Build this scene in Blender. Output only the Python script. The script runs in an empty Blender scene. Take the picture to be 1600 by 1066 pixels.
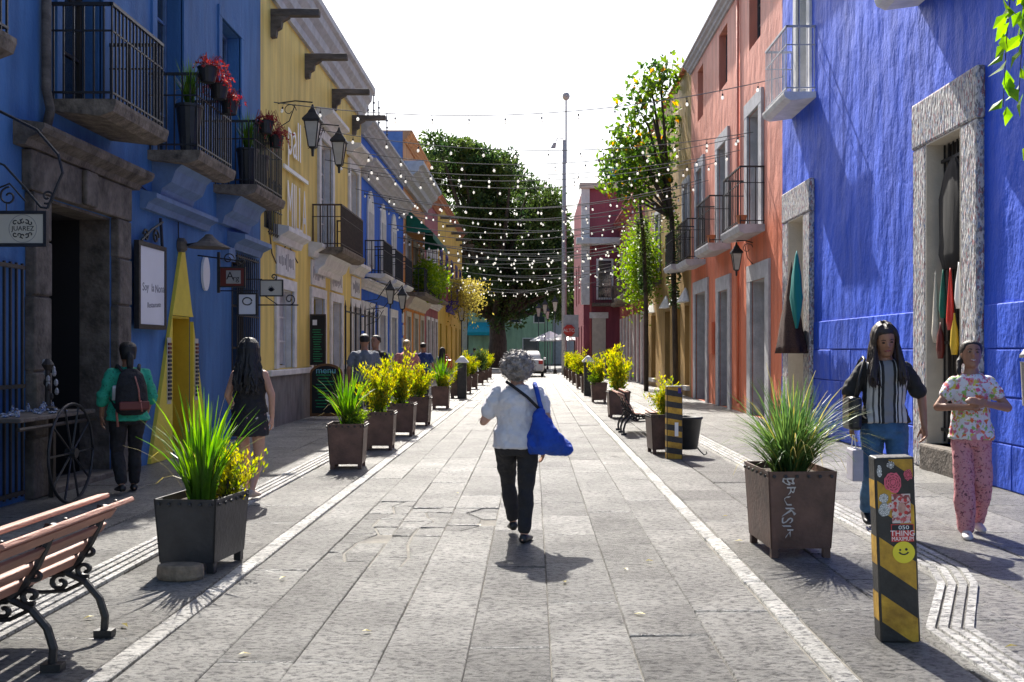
import bpy, bmesh, math, random
from mathutils import Vector, Matrix

rad = math.radians
scene = bpy.context.scene
COL = scene.collection
RND = random.Random(11)

# ------------------------------------------------------------------ camera
cam_d = bpy.data.cameras.new('camera')
cam = bpy.data.objects.new('camera', cam_d)
COL.objects.link(cam)
cam.location = (0, 0, 1.5)
cam.rotation_euler = (rad(90), 0, 0)
cam_d.sensor_width = 36
cam_d.lens = 36
cam_d.shift_x = -0.02
cam_d.shift_y = 0.0094
cam_d.clip_start = 0.05
cam_d.clip_end = 2000
scene.camera = cam

# ------------------------------------------------------------------ sky, sun, exposure
SUN_EL, SUN_AZ = 46.0, -9.5          # azimuth from +Y, negative = towards the left-hand facades
world = bpy.data.worlds.new('World')
scene.world = world
world.use_nodes = True
wn = world.node_tree.nodes
wl = world.node_tree.links
sky = wn.new('ShaderNodeTexSky')
sky.sky_type = 'NISHITA'
sky.sun_disc = False
sky.sun_elevation = rad(SUN_EL)
sky.sun_rotation = rad(SUN_AZ)
sky.air_density = 1.0
sky.dust_density = 3.0
sky.ozone_density = 1.0
bg = wn['Background']
bg.inputs['Strength'].default_value = 0.095
wl.new(sky.outputs[0], bg.inputs[0])
sun_d = bpy.data.lights.new('sun', 'SUN')
sun_d.energy = 5.0
sun_d.angle = rad(0.5)
sun_d.color = (1.0, 0.95, 0.87)
sun = bpy.data.objects.new('sun', sun_d)
COL.objects.link(sun)
_L = Vector((-math.sin(rad(SUN_AZ)) * math.cos(rad(SUN_EL)), -math.cos(rad(SUN_AZ)) * math.cos(rad(SUN_EL)), -math.sin(rad(SUN_EL))))
sun.rotation_euler = _L.to_track_quat('-Z', 'Y').to_euler()
sun.location = (-4, 30, 40)
scene.view_settings.view_transform = 'Standard'
scene.view_settings.look = 'None'
scene.view_settings.exposure = 1.25
scene.view_settings.gamma = 1.0
scene.view_settings.use_curve_mapping = False

# ------------------------------------------------------------------ helpers
class MB:
    """collects shapes; build() links them as ONE mesh object"""
    def __init__(s, tf=None):
        s.v = []; s.f = []; s.m = []; s.tf = tf; s.mi = 0
    def add(s, vs, fs):
        o = len(s.v)
        if s.tf:
            vs = [s.tf(*p) for p in vs]
        s.v.extend([tuple(p) for p in vs])
        for f in fs:
            s.f.append(tuple(i + o for i in f)); s.m.append(s.mi)
    def box(s, x0, x1, y0, y1, z0, z1):
        s.add([(x0,y0,z0),(x1,y0,z0),(x1,y1,z0),(x0,y1,z0),(x0,y0,z1),(x1,y0,z1),(x1,y1,z1),(x0,y1,z1)],
              [(0,3,2,1),(4,5,6,7),(0,1,5,4),(1,2,6,5),(2,3,7,6),(3,0,4,7)])
        return s
    def quad(s, a, b, c, d):
        s.add([a,b,c,d], [(0,1,2,3)]); return s
    def poly_prism(s, pts, axis_fn, a, b):
        """pts 2-D outline, axis_fn(p, q, t) -> 3-D, extruded t = a..b"""
        n = len(pts)
        vs = [axis_fn(p[0], p[1], a) for p in pts] + [axis_fn(p[0], p[1], b) for p in pts]
        fs = [tuple(range(n))[::-1], tuple(range(n, 2*n))]
        fs += [(i, (i+1) % n, n + (i+1) % n, n + i) for i in range(n)]
        s.add(vs, fs); return s
    def loft(s, rings, n=10):
        """rings: (centre, rx, ry, xdir, ydir); capped tube through ellipses"""
        vs = []; fs = []
        for c, rx, ry, xd, yd in rings:
            for k in range(n):
                a = 2*math.pi*k/n
                vs.append(Vector(c) + xd*(rx*math.cos(a)) + yd*(ry*math.sin(a)))
        m = len(rings)
        for i in range(m-1):
            for k in range(n):
                k2 = (k+1) % n
                fs.append((i*n+k, i*n+k2, (i+1)*n+k2, (i+1)*n+k))
        fs.append(tuple(range(n))[::-1]); fs.append(tuple((m-1)*n+k for k in range(n)))
        s.add(vs, fs); return s
    def tube(s, pts, r, n=6, r_end=None):
        """round tube along a list of points; r number or list"""
        pts = [Vector(p) for p in pts]
        m = len(pts)
        if not isinstance(r, (list, tuple)):
            e = r if r_end is None else r_end
            r = [r + (e-r)*i/max(1, m-1) for i in range(m)]
        rings = []
        up = Vector((0,0,1))
        prev = None
        for i, p in enumerate(pts):
            d = (pts[min(i+1, m-1)] - pts[max(i-1, 0)])
            if d.length < 1e-9: d = Vector((0,0,1))
            d.normalize()
            if prev is None:
                ref = up if abs(d.z) < 0.9 else Vector((0,1,0))
                xd = d.cross(ref).normalized()
            else:
                xd = (prev - d*prev.dot(d))
                xd = xd.normalized() if xd.length > 1e-6 else d.orthogonal().normalized()
            yd = d.cross(xd)
            prev = xd
            rings.append((p, r[i], r[i], xd, yd))
        return s.loft(rings, n)
    def capsule(s, a, b, ra, rb, n=12, flat=1.0, fdir=None):
        """tapered limb with round ends"""
        a = Vector(a); b = Vector(b); d = (b-a)
        L = d.length
        d = d/L if L > 1e-9 else Vector((0,0,1))
        if fdir is not None:
            yd = (Vector(fdir) - d*Vector(fdir).dot(d)).normalized(); xd = yd.cross(d)
        else:
            xd = d.orthogonal().normalized(); yd = d.cross(xd)
        rings = []
        for t in (-0.98, -0.75, -0.4):
            k = math.sqrt(1-t*t); rings.append((a + d*(t*ra), ra*k, ra*k*flat, xd, yd))
        for t in (0, .5, 1):
            r = ra + (rb-ra)*t; rings.append((a + (b-a)*t, r, r*flat, xd, yd))
        for t in (0.4, 0.75, 0.98):
            k = math.sqrt(1-t*t); rings.append((b + d*(t*rb), rb*k, rb*k*flat, xd, yd))
        return s.loft(rings, n)
    def ell(s, c, rx, ry, rz, n=12, m=8):
        rings = []
        X = Vector((1,0,0)); Y = Vector((0,1,0))
        for i in range(m+1):
            t = -math.cos(math.pi*(i+0.12)/(m+0.24))
            k = math.sqrt(max(0, 1-t*t))
            rings.append((Vector(c)+Vector((0,0,t*rz)), rx*k, ry*k, X, Y))
        return s.loft(rings, n)
    def lathe(s, prof, n=16, c=(0,0,0)):
        X = Vector((1,0,0)); Y = Vector((0,1,0))
        return s.loft([(Vector(c)+Vector((0,0,z)), r, r, X, Y) for r, z in prof], n)
    def build(s, name, mats, parent=None, smooth=False, bevel=0, fix=True):
        me = bpy.data.meshes.new(name)
        off = Vector((0,0,0))
        if parent is not None:
            t = parent
            while t.parent: t = t.parent
            off = t.location
        me.from_pydata([(p[0]-off.x, p[1]-off.y, p[2]-off.z) for p in s.v], [], s.f)
        if not isinstance(mats, (list, tuple)): mats = [mats]
        for mm in mats: me.materials.append(mm)
        if len(mats) > 1: me.polygons.foreach_set('material_index', s.m)
        if fix:
            bm = bmesh.new(); bm.from_mesh(me)
            bmesh.ops.recalc_face_normals(bm, faces=bm.faces)
            bm.to_mesh(me); bm.free()
        if smooth:
            me.polygons.foreach_set('use_smooth', [True]*len(me.polygons))
        o = bpy.data.objects.new(name, me)
        COL.objects.link(o)
        if parent is not None: o.parent = parent
        if bevel:
            b = o.modifiers.new('bevel', 'BEVEL'); b.width = bevel; b.segments = 2; b.limit_method = 'ANGLE'
        return o

def tag(o, label, cat, group=None, kind=None):
    o['label'] = label; o['category'] = cat
    if group: o['group'] = group
    if kind: o['kind'] = kind
    return o
def thing(name, label, cat, loc=(0,0,0), group=None):
    o = bpy.data.objects.new(name, None)
    o.empty_display_size = 0.2
    COL.objects.link(o); o.location = loc
    return tag(o, label, cat, group)
def structure(o):
    o['kind'] = 'structure'; return o
def copy_tree(o, parent=None):
    c = o.copy(); COL.objects.link(c)
    if parent is not None: c.parent = parent
    for ch in list(o.children): copy_tree(ch, c)
    return c
def remesh(o, vox, it=4, fac=0.5):
    m = o.modifiers.new('remesh', 'REMESH'); m.mode = 'VOXEL'; m.voxel_size = vox; m.use_smooth_shade = True
    k = o.modifiers.new('smooth', 'SMOOTH'); k.iterations = it; k.factor = fac
    return o
def text_into(mb, string, size, place, extrude=0.002):
    """flat lettering; place(x, y, z) maps text space to the builder's space"""
    cu = bpy.data.curves.new('lettering', 'FONT'); cu.body = string; cu.size = size
    cu.align_x = 'CENTER'; cu.align_y = 'CENTER'; cu.extrude = extrude; cu.resolution_u = 3
    ob = bpy.data.objects.new('lettering', cu)
    me = bpy.data.meshes.new_from_object(ob)
    mb.add([place(*v.co) for v in me.vertices], [tuple(p.vertices) for p in me.polygons])
    bpy.data.objects.remove(ob); bpy.data.meshes.remove(me); bpy.data.curves.remove(cu)
    return mb

# ------------------------------------------------------------------ materials
def _base(name):
    m = bpy.data.materials.new(name); m.use_nodes = True
    nt = m.node_tree
    return m, nt, nt.nodes['Principled BSDF'], nt.nodes, nt.links
def mat(name, col, rough=0.6, var=0.12, scale=6.0, bump=0.0, bscale=40.0, metal=0.0, stretch=(1,1,1), spec=0.5, perobj=0.0, col2=None, bdist=0.02):
    m, nt, P, N, L = _base(name)
    P.inputs['Roughness'].default_value = rough
    P.inputs['Metallic'].default_value = metal
    P.inputs['Specular IOR Level'].default_value = spec
    tc = N.new('ShaderNodeTexCoord'); mp = N.new('ShaderNodeMapping')
    mp.inputs['Scale'].default_value = stretch
    L.new(tc.outputs['Object'], mp.inputs[0])
    nz = N.new('ShaderNodeTexNoise'); nz.inputs['Scale'].default_value = scale; nz.inputs['Detail'].default_value = 6
    nz.inputs['Roughness'].default_value = 0.62
    L.new(mp.outputs[0], nz.inputs['Vector'])
    rp = N.new('ShaderNodeValToRGB')
    c2 = col2 or tuple(min(1, c*(1+var*1.2)) for c in col)
    c1 = tuple(c*(1-var*1.6) for c in col)
    rp.color_ramp.elements[0].position = 0.3; rp.color_ramp.elements[1].position = 0.7
    rp.color_ramp.elements[0].color = (*c1, 1); rp.color_ramp.elements[1].color = (*c2, 1)
    L.new(nz.outputs['Fac'], rp.inputs[0])
    out = rp.outputs[0]
    if perobj:
        oi = N.new('ShaderNodeObjectInfo'); hs = N.new('ShaderNodeHueSaturation')
        mr = N.new('ShaderNodeMapRange'); mr.inputs['To Min'].default_value = 1-perobj; mr.inputs['To Max'].default_value = 1+perobj
        L.new(oi.outputs['Random'], mr.inputs[0]); L.new(mr.outputs[0], hs.inputs['Value']); L.new(out, hs.inputs['Color'])
        out = hs.outputs[0]
    L.new(out, P.inputs['Base Color'])
    if bump:
        n2 = N.new('ShaderNodeTexNoise'); n2.inputs['Scale'].default_value = bscale; n2.inputs['Detail'].default_value = 5
        L.new(mp.outputs[0], n2.inputs['Vector'])
        b = N.new('ShaderNodeBump'); b.inputs['Strength'].default_value = bump; b.inputs['Distance'].default_value = bdist
        L.new(n2.outputs['Fac'], b.inputs['Height']); L.new(b.outputs[0], P.inputs['Normal'])
    return m
def plaster(name, col, rough=0.75, bump=0.6, streak=0.5, col_low=None, zsplit=0, var=0.10, grime=0.25, spec=0.3, relief=0.05, sheen=0.0):
    """painted lime plaster: uneven coat, trowel relief with vertical streaks, patchy fading"""
    m, nt, P, N, L = _base(name)
    P.inputs['Roughness'].default_value = rough
    P.inputs['Specular IOR Level'].default_value = spec
    P.inputs['Sheen Weight'].default_value = sheen; P.inputs['Sheen Roughness'].default_value = 0.45
    tc = N.new('ShaderNodeTexCoord')
    def noise(scale, st, det=5, ro=0.55):
        mp = N.new('ShaderNodeMapping'); mp.inputs['Scale'].default_value = st
        L.new(tc.outputs['Object'], mp.inputs[0])
        n = N.new('ShaderNodeTexNoise'); n.inputs['Scale'].default_value = scale; n.inputs['Detail'].default_value = det
        n.inputs['Roughness'].default_value = ro
        L.new(mp.outputs[0], n.inputs['Vector']); return n.outputs['Fac']
    big = noise(0.7, (1,1,0.6)); st = noise(2.2, (1,1.6,0.18)); fine = noise(26, (1,1,0.7), 4)
    ramp = N.new('ShaderNodeValToRGB')
    ramp.color_ramp.elements[0].position = 0.32; ramp.color_ramp.elements[1].position = 0.68
    ramp.color_ramp.elements[0].color = (*[c*(1-var*1.4) for c in col], 1)
    ramp.color_ramp.elements[1].color = (*[min(1, c*(1+var)) for c in col], 1)
    L.new(big, ramp.inputs[0])
    out = ramp.outputs[0]
    if col_low:
        sp = N.new('ShaderNodeSeparateXYZ'); L.new(tc.outputs['Object'], sp.inputs[0])
        mr = N.new('ShaderNodeMapRange'); mr.inputs['From Min'].default_value = zsplit-0.25; mr.inputs['From Max'].default_value = zsplit+0.25
        L.new(sp.outputs['Z'], mr.inputs[0])
        mx = N.new('ShaderNodeMix'); mx.data_type = 'RGBA'
        L.new(mr.outputs[0], mx.inputs['Factor']); mx.inputs['A'].default_value = (*col_low, 1); L.new(out, mx.inputs['B'])
        out = mx.outputs['Result']
    mx2 = N.new('ShaderNodeMix'); mx2.data_type = 'RGBA'; mx2.blend_type = 'MULTIPLY'
    r2 = N.new('ShaderNodeValToRGB'); r2.color_ramp.elements[0].position = 0.35; r2.color_ramp.elements[1].position = 0.6
    r2.color_ramp.elements[0].color = (1-grime, 1-grime, 1-grime*0.9, 1); r2.color_ramp.elements[1].color = (1,1,1,1)
    L.new(st, r2.inputs[0]); mx2.inputs['Factor'].default_value = 1
    L.new(out, mx2.inputs['A']); L.new(r2.outputs[0], mx2.inputs['B'])
    L.new(mx2.outputs['Result'], P.inputs['Base Color'])
    b1 = N.new('ShaderNodeBump'); b1.inputs['Strength'].default_value = bump; b1.inputs['Distance'].default_value = 0.012
    L.new(fine, b1.inputs['Height'])
    b2 = N.new('ShaderNodeBump'); b2.inputs['Strength'].default_value = streak; b2.inputs['Distance'].default_value = relief
    L.new(noise(2.2, (1,1.0,0.55), 3, 0.5), b2.inputs['Height']); L.new(b1.outputs[0], b2.inputs['Normal'])
    L.new(b2.outputs[0], P.inputs['Normal'])
    return m
def leafmat(name, a, b, trans=0.55, rough=0.45, scale=3.0):
    m, nt, P, N, L = _base(name)
    tc = N.new('ShaderNodeTexCoord'); nz = N.new('ShaderNodeTexNoise'); nz.inputs['Scale'].default_value = scale; nz.inputs['Detail'].default_value = 3
    L.new(tc.outputs['Object'], nz.inputs['Vector'])
    rp = N.new('ShaderNodeValToRGB'); rp.color_ramp.elements[0].position = 0.38; rp.color_ramp.elements[1].position = 0.62
    rp.color_ramp.elements[0].color = (*a, 1); rp.color_ramp.elements[1].color = (*b, 1)
    L.new(nz.outputs['Fac'], rp.inputs[0]); L.new(rp.outputs[0], P.inputs['Base Color'])
    P.inputs['Roughness'].default_value = rough; P.inputs['Specular IOR Level'].default_value = 0.35
    tr = N.new('ShaderNodeBsdfTranslucent')
    hs = N.new('ShaderNodeHueSaturation'); hs.inputs['Value'].default_value = 1.7; hs.inputs['Saturation'].default_value = 1.1
    L.new(rp.outputs[0], hs.inputs['Color']); L.new(hs.outputs[0], tr.inputs['Color'])
    mx = N.new('ShaderNodeMixShader'); mx.inputs[0].default_value = trans
    L.new(P.outputs[0], mx.inputs[1]); L.new(tr.outputs[0], mx.inputs[2])
    L.new(mx.outputs[0], N['Material Output'].inputs['Surface'])
    return m
def banded(name, stops, axis='X', scale=1.0, rough=0.8, wave=False):
    """cloth with woven stripes along one object axis; stops: (position 0..1, colour)"""
    m, nt, P, N, L = _base(name)
    P.inputs['Roughness'].default_value = rough
    tc = N.new('ShaderNodeTexCoord'); sp = N.new('ShaderNodeSeparateXYZ'); L.new(tc.outputs['Object'], sp.inputs[0])
    ma = N.new('ShaderNodeMath'); ma.operation = 'MULTIPLY_ADD'; ma.inputs[1].default_value = scale; ma.inputs[2].default_value = 0.5
    L.new(sp.outputs[axis], ma.inputs[0])
    src = ma.outputs[0]
    if wave:
        fr = N.new('ShaderNodeMath'); fr.operation = 'FRACT'; L.new(src, fr.inputs[0]); src = fr.outputs[0]
    rp = N.new('ShaderNodeValToRGB'); rp.color_ramp.interpolation = 'CONSTANT'
    while len(rp.color_ramp.elements) < len(stops): rp.color_ramp.elements.new(0.5)
    for e, (p, c) in zip(rp.color_ramp.elements, stops):
        e.position = p; e.color = (*c, 1)
    L.new(src, rp.inputs[0]); L.new(rp.outputs[0], P.inputs['Base Color'])
    return m
def speckle(name, base, specks, scale=40, thr=0.62, rough=0.8, stretch=(1,1,1), bump=0.0):
    """print or collage of small coloured flecks on a plain ground"""
    m, nt, P, N, L = _base(name)
    P.inputs['Roughness'].default_value = rough
    tc = N.new('ShaderNodeTexCoord'); mp = N.new('ShaderNodeMapping'); mp.inputs['Scale'].default_value = stretch
    L.new(tc.outputs['Object'], mp.inputs[0])
    cur = None
    hs = []
    for i, c in enumerate(specks):
        nz = N.new('ShaderNodeTexNoise'); nz.noise_dimensions = '4D'; nz.inputs['W'].default_value = i*7.3
        nz.inputs['Scale'].default_value = scale*(1+0.15*i); nz.inputs['Detail'].default_value = 2
        L.new(mp.outputs[0], nz.inputs['Vector']); hs.append(nz.outputs['Fac'])
        rp = N.new('ShaderNodeValToRGB'); rp.color_ramp.elements[0].position = thr-0.02; rp.color_ramp.elements[1].position = thr+0.02
        L.new(nz.outputs['Fac'], rp.inputs[0])
        mx = N.new('ShaderNodeMix'); mx.data_type = 'RGBA'
        L.new(rp.outputs[0], mx.inputs['Factor'])
        if cur is None: mx.inputs['A'].default_value = (*base, 1)
        else: L.new(cur, mx.inputs['A'])
        mx.inputs['B'].default_value = (*c, 1)
        cur = mx.outputs['Result']
    L.new(cur, P.inputs['Base Color'])
    if bump:
        b = N.new('ShaderNodeBump'); b.inputs['Strength'].default_value = bump; b.inputs['Distance'].default_value = 0.03
        L.new(hs[0], b.inputs['Height']); L.new(b.outputs[0], P.inputs['Normal'])
    return m

M = {}
# paving
def paving(name, col, perobj):
    m, nt, P, N, L = _base(name)
    P.inputs['Roughness'].default_value = 0.37; P.inputs['Specular IOR Level'].default_value = 0.5
    geo = N.new('ShaderNodeNewGeometry')
    oin = N.new('ShaderNodeObjectInfo'); vm = N.new('ShaderNodeVectorMath'); vm.operation = 'MULTIPLY_ADD'
    vm.inputs[1].default_value = (37, 53, 0); L.new(oin.outputs['Random'], vm.inputs[0]); L.new(geo.outputs['Position'], vm.inputs[2])
    def noise(scale, st=(1,1,1), det=5, ro=0.6):
        mp = N.new('ShaderNodeMapping'); mp.inputs['Scale'].default_value = st
        L.new(vm.outputs[0], mp.inputs[0])
        n = N.new('ShaderNodeTexNoise'); n.inputs['Scale'].default_value = scale; n.inputs['Detail'].default_value = det; n.inputs['Roughness'].default_value = ro
        L.new(mp.outputs[0], n.inputs['Vector']); return n.outputs['Fac']
    rp = N.new('ShaderNodeValToRGB'); rp.color_ramp.elements[0].position = 0.3; rp.color_ramp.elements[1].position = 0.72
    rp.color_ramp.elements[0].color = (*[c*0.48 for c in col], 1); rp.color_ramp.elements[1].color = (*[c*1.25 for c in col], 1)
    L.new(noise(1.3, (1,1,1), 7, 0.65), rp.inputs[0])
    r2 = N.new('ShaderNodeValToRGB'); r2.color_ramp.elements[0].position = 0.40; r2.color_ramp.elements[1].position = 0.52
    r2.color_ramp.elements[0].color = (0.18,0.18,0.19,1); r2.color_ramp.elements[1].color = (1,1,1,1)  # chisel pits darkened in the colour too, adding to their shade
    chis = noise(27, (0.7,1.15,1), 8, 0.78)
    L.new(chis, r2.inputs[0])
    mx = N.new('ShaderNodeMix'); mx.data_type = 'RGBA'; mx.blend_type = 'MULTIPLY'; mx.inputs['Factor'].default_value = 1
    L.new(rp.outputs[0], mx.inputs['A']); L.new(r2.outputs[0], mx.inputs['B'])
    oi = N.new('ShaderNodeObjectInfo'); hs = N.new('ShaderNodeHueSaturation'); mr = N.new('ShaderNodeMapRange')
    mr.inputs['To Min'].default_value = 1-perobj; mr.inputs['To Max'].default_value = 1+perobj
    L.new(oi.outputs['Random'], mr.inputs[0]); L.new(mr.outputs[0], hs.inputs['Value']); L.new(mx.outputs['Result'], hs.inputs['Color'])
    L.new(hs.outputs[0], P.inputs['Base Color'])
    b1 = N.new('ShaderNodeBump'); b1.inputs['Strength'].default_value = 1.0; b1.inputs['Distance'].default_value = 0.06
    L.new(chis, b1.inputs['Height'])
    b2 = N.new('ShaderNodeBump'); b2.inputs['Strength'].default_value = 0.5; b2.inputs['Distance'].default_value = 0.03
    L.new(noise(7), b2.inputs['Height']); L.new(b1.outputs[0], b2.inputs['Normal']); L.new(b2.outputs[0], P.inputs['Normal'])
    return m
M['slab'] = paving('chiselled_grey_stone', (0.37,0.36,0.338), 0.32)
M['slab_side'] = paving('pavement_stone', (0.35,0.338,0.312), 0.32)
M['line'] = paving('pale_line_stone', (0.86,0.84,0.79), 0.12)
M['tactile'] = paving('tactile_concrete', (0.46,0.44,0.40), 0.05)
M['joint'] = mat('joint_sand', (0.15,0.14,0.12), 0.9, 0.35, 5, 0.6, 60)
M['ground'] = mat('ground_asphalt', (0.12,0.12,0.115), 0.8, 0.25, 2, 0.4, 40)
# walls
M['blueL'] = plaster('deep_blue_plaster', (0.062,0.17,0.38), var=0.16, grime=0.3)
M['blueR'] = plaster('ultramarine_plaster', (0.010,0.085,0.66), 0.6, 1.0, 1.0, grime=0.16, var=0.16, spec=0.45, relief=0.10, sheen=0.015)
M['yellowL'] = plaster('yellow_plaster', (0.80,0.60,0.17))
M['blue2'] = plaster('bright_blue_plaster', (0.012,0.12,0.60))
M['peach'] = plaster('peach_plaster', (0.62,0.30,0.13), col_low=(0.66,0.26,0.05), zsplit=4.6)
M['mauve'] = plaster('old_rose_plaster', (0.33,0.09,0.10))
M['yellow2'] = plaster('egg_yellow_plaster', (0.66,0.43,0.06))
M['pink'] = plaster('salmon_plaster', (0.74,0.295,0.21), col_low=(0.72,0.20,0.10), zsplit=4.4, bump=0.7, streak=0.8, rough=0.6, spec=0.35, relief=0.08)
M['ochre'] = plaster('weathered_ochre_plaster', (0.42,0.26,0.09), var=0.25, grime=0.35, rough=0.6, spec=0.35, relief=0.08)
M['redR'] = plaster('rose_red_plaster', (0.45,0.12,0.11), var=0.2)
M['maroon'] = plaster('maroon_plaster', (0.30,0.075,0.10))
M['mint'] = plaster('mint_green_plaster', (0.30,0.46,0.30))
M['greytrim'] = mat('grey_painted_trim', (0.44,0.44,0.46), 0.7, 0.14, 4, 0.4, 30)
M['whitetrim'] = mat('white_painted_trim', (0.66,0.65,0.63), 0.7, 0.12, 4, 0.35, 30)
M['bluetrim'] = mat('dull_blue_trim', (0.12,0.20,0.36), 0.7, 0.15, 4, 0.3, 30)
M['stone'] = mat('old_grey_stone', (0.12,0.10,0.083), 0.85, 0.4, 5, 0.8, 22)
M['slabstone'] = mat('worn_balcony_stone', (0.16,0.13,0.10), 0.85, 0.4, 7, 0.8, 25)
M['collage'] = speckle('torn_paper_collage', (0.50,0.49,0.47), [(0.13,0.12,0.13),(0.62,0.61,0.60),(0.30,0.30,0.32),(0.16,0.22,0.34),(0.30,0.14,0.15),(0.2,0.2,0.2)], 17, 0.585, 0.8, (1,1.6,0.5), 1.0)
M['wainscot'] = mat('grey_wainscot', (0.19,0.18,0.175), 0.85, 0.25, 5, 0.5, 30, stretch=(1,1,0.4))
M['cream'] = mat('cream_reveal', (0.55,0.50,0.42), 0.8, 0.08, 4, 0.2, 30)
M['roofgrey'] = mat('flat_roof_grey', (0.3,0.28,0.26), 0.9, 0.2, 2)
# woods and metals
M['iron'] = mat('black_iron', (0.018,0.018,0.02), 0.45, 0.3, 20, 0.2, 80, spec=0.5)
M['brownrail'] = mat('brown_painted_iron', (0.05,0.03,0.025), 0.55, 0.25, 12)
M['greyrail'] = mat('pale_grey_rail', (0.42,0.43,0.45), 0.5, 0.12, 12)
M['benchwood'] = mat('red_brown_bench_wood', (0.31,0.15,0.105), 0.6, 0.22, 9, 0.35, 60, stretch=(1,0.15,1))
M['oldwood'] = mat('grey_old_wood', (0.12,0.10,0.085), 0.85, 0.35, 8, 0.5, 40, stretch=(0.3,1,1))
M['doorwood'] = mat('dark_door_wood', (0.035,0.026,0.02), 0.6, 0.3, 8, 0.3, 40, stretch=(1,1,0.2))
M['doorgrey'] = mat('grey_steel_door', (0.085,0.085,0.09), 0.6, 0.15, 6)
M['rust'] = mat('rusted_steel_plate', (0.11,0.058,0.042), 0.48, 0.3, 5, 0.25, 30, spec=0.5, perobj=0.15)
M['rustdark'] = mat('blackened_steel_plate', (0.032,0.03,0.03), 0.5, 0.3, 5, 0.25, 30)
M['soil'] = mat('potting_soil', (0.05,0.035,0.025), 0.95, 0.3, 30, 0.8, 60)
M['dark'] = mat('dark_interior', (0.008,0.008,0.009), 0.9, 0.1, 3)  # near black: painted-in darkness of the portal passage, and the shawl cloth
M['glass'] = mat('window_glass', (0.03,0.04,0.05), 0.06, 0.1, 2, spec=0.9)
M['white'] = mat('white_enamel', (0.75,0.75,0.74), 0.4, 0.05, 4)
M['steel'] = mat('brushed_steel', (0.42,0.42,0.43), 0.35, 0.1, 20, metal=0.8)
M['polegrey'] = mat('grey_pole_paint', (0.36,0.36,0.38), 0.55, 0.12, 8)
M['terracotta'] = mat('terracotta', (0.42,0.16,0.07), 0.8, 0.15, 10)
M['blackpot'] = mat('black_plastic_pot', (0.018,0.018,0.018), 0.5, 0.2, 10)
M['bulb'] = leafmat('opal_bulb_glass', (0.8,0.8,0.78), (0.8,0.8,0.78), 0.5, 0.2)
M['wire'] = mat('cable_grey', (0.10,0.10,0.10), 0.5, 0.1, 20)
M['yellowpaint'] = mat('yellow_gloss_board', (0.72,0.56,0.06), 0.5, 0.08, 4)
M['yellowdeep'] = mat('ochre_yellow_board', (0.55,0.36,0.02), 0.55, 0.1, 4)
M['poster'] = mat('white_poster', (0.72,0.72,0.74), 0.5, 0.03, 2)
M['ink'] = mat('black_ink', (0.02,0.02,0.025), 0.7, 0.1, 20)
M['inkgrey'] = mat('grey_ink', (0.22,0.22,0.24), 0.7, 0.1, 20)
M['signcream'] = mat('cream_sign_board', (0.55,0.50,0.40), 0.6, 0.05, 4)
M['maroonsign'] = mat('dark_red_sign_board', (0.12,0.015,0.012), 0.5, 0.1, 6)
M['silver'] = mat('silver_plate', (0.35,0.34,0.34), 0.4, 0.1, 8, metal=0.4)
M['awning'] = mat('green_canvas', (0.0,0.11,0.075), 0.8, 0.12, 4)
M['teal'] = mat('turquoise_canvas', (0.0,0.25,0.32), 0.8, 0.1, 4)
M['stopred'] = mat('stop_sign_red', (0.55,0.03,0.02), 0.4, 0.05, 4)
M['chalk'] = mat('chalkboard', (0.012,0.013,0.013), 0.8, 0.2, 4)
M['chalkgreen'] = mat('green_chalk', (0.03,0.25,0.10), 0.9, 0.2, 30)
M['chalkblue'] = mat('blue_chalk', (0.2,0.5,0.6), 0.9, 0.2, 30)
M['postyellow'] = mat('worn_yellow_paint', (0.52,0.27,0.02), 0.55, 0.35, 9, 0.2, 40, col2=(0.62,0.36,0.03))
M['postblack'] = mat('worn_black_paint', (0.022,0.021,0.02), 0.5, 0.4, 9, 0.2, 40)
# leaves
M['blade'] = leafmat('strap_leaf_green', (0.05,0.13,0.012), (0.15,0.27,0.02), 0.5)
M['blade2'] = leafmat('grey_green_blade', (0.045,0.10,0.03), (0.13,0.20,0.05), 0.45)
M['shrub'] = leafmat('yellow_green_leaf', (0.15,0.22,0.015), (0.42,0.35,0.02), 0.55, scale=9)
M['shrubgreen'] = leafmat('fresh_green_leaf', (0.07,0.15,0.015), (0.20,0.27,0.02), 0.5, scale=6)
M['tree'] = leafmat('laurel_leaf', (0.022,0.05,0.017), (0.085,0.125,0.03), 0.42, scale=0.6)
M['rubber'] = leafmat('rubber_leaf', (0.04,0.09,0.02), (0.13,0.20,0.02), 0.5, scale=1.5)
M['orangeleaf'] = leafmat('orange_leaf', (0.55,0.22,0.01), (0.65,0.36,0.01), 0.5)
M['redflower'] = leafmat('red_petals', (0.22,0.02,0.025), (0.34,0.06,0.05), 0.3, scale=12)
M['dryplant'] = leafmat('straw_yellow_leaf', (0.24,0.20,0.05), (0.36,0.31,0.08), 0.5, scale=6)
M['bark'] = mat('bark', (0.06,0.045,0.035), 0.9, 0.4, 8, 0.8, 20, stretch=(1,1,0.3))
# ------------------------------------------------------------------ ground, road, pavements
XL, XR = -5.1, 5.1
g = MB(); g.box(-400, 400, -60, 700, -0.4, -0.06)
structure(g.build('ground', M['ground']))

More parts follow.
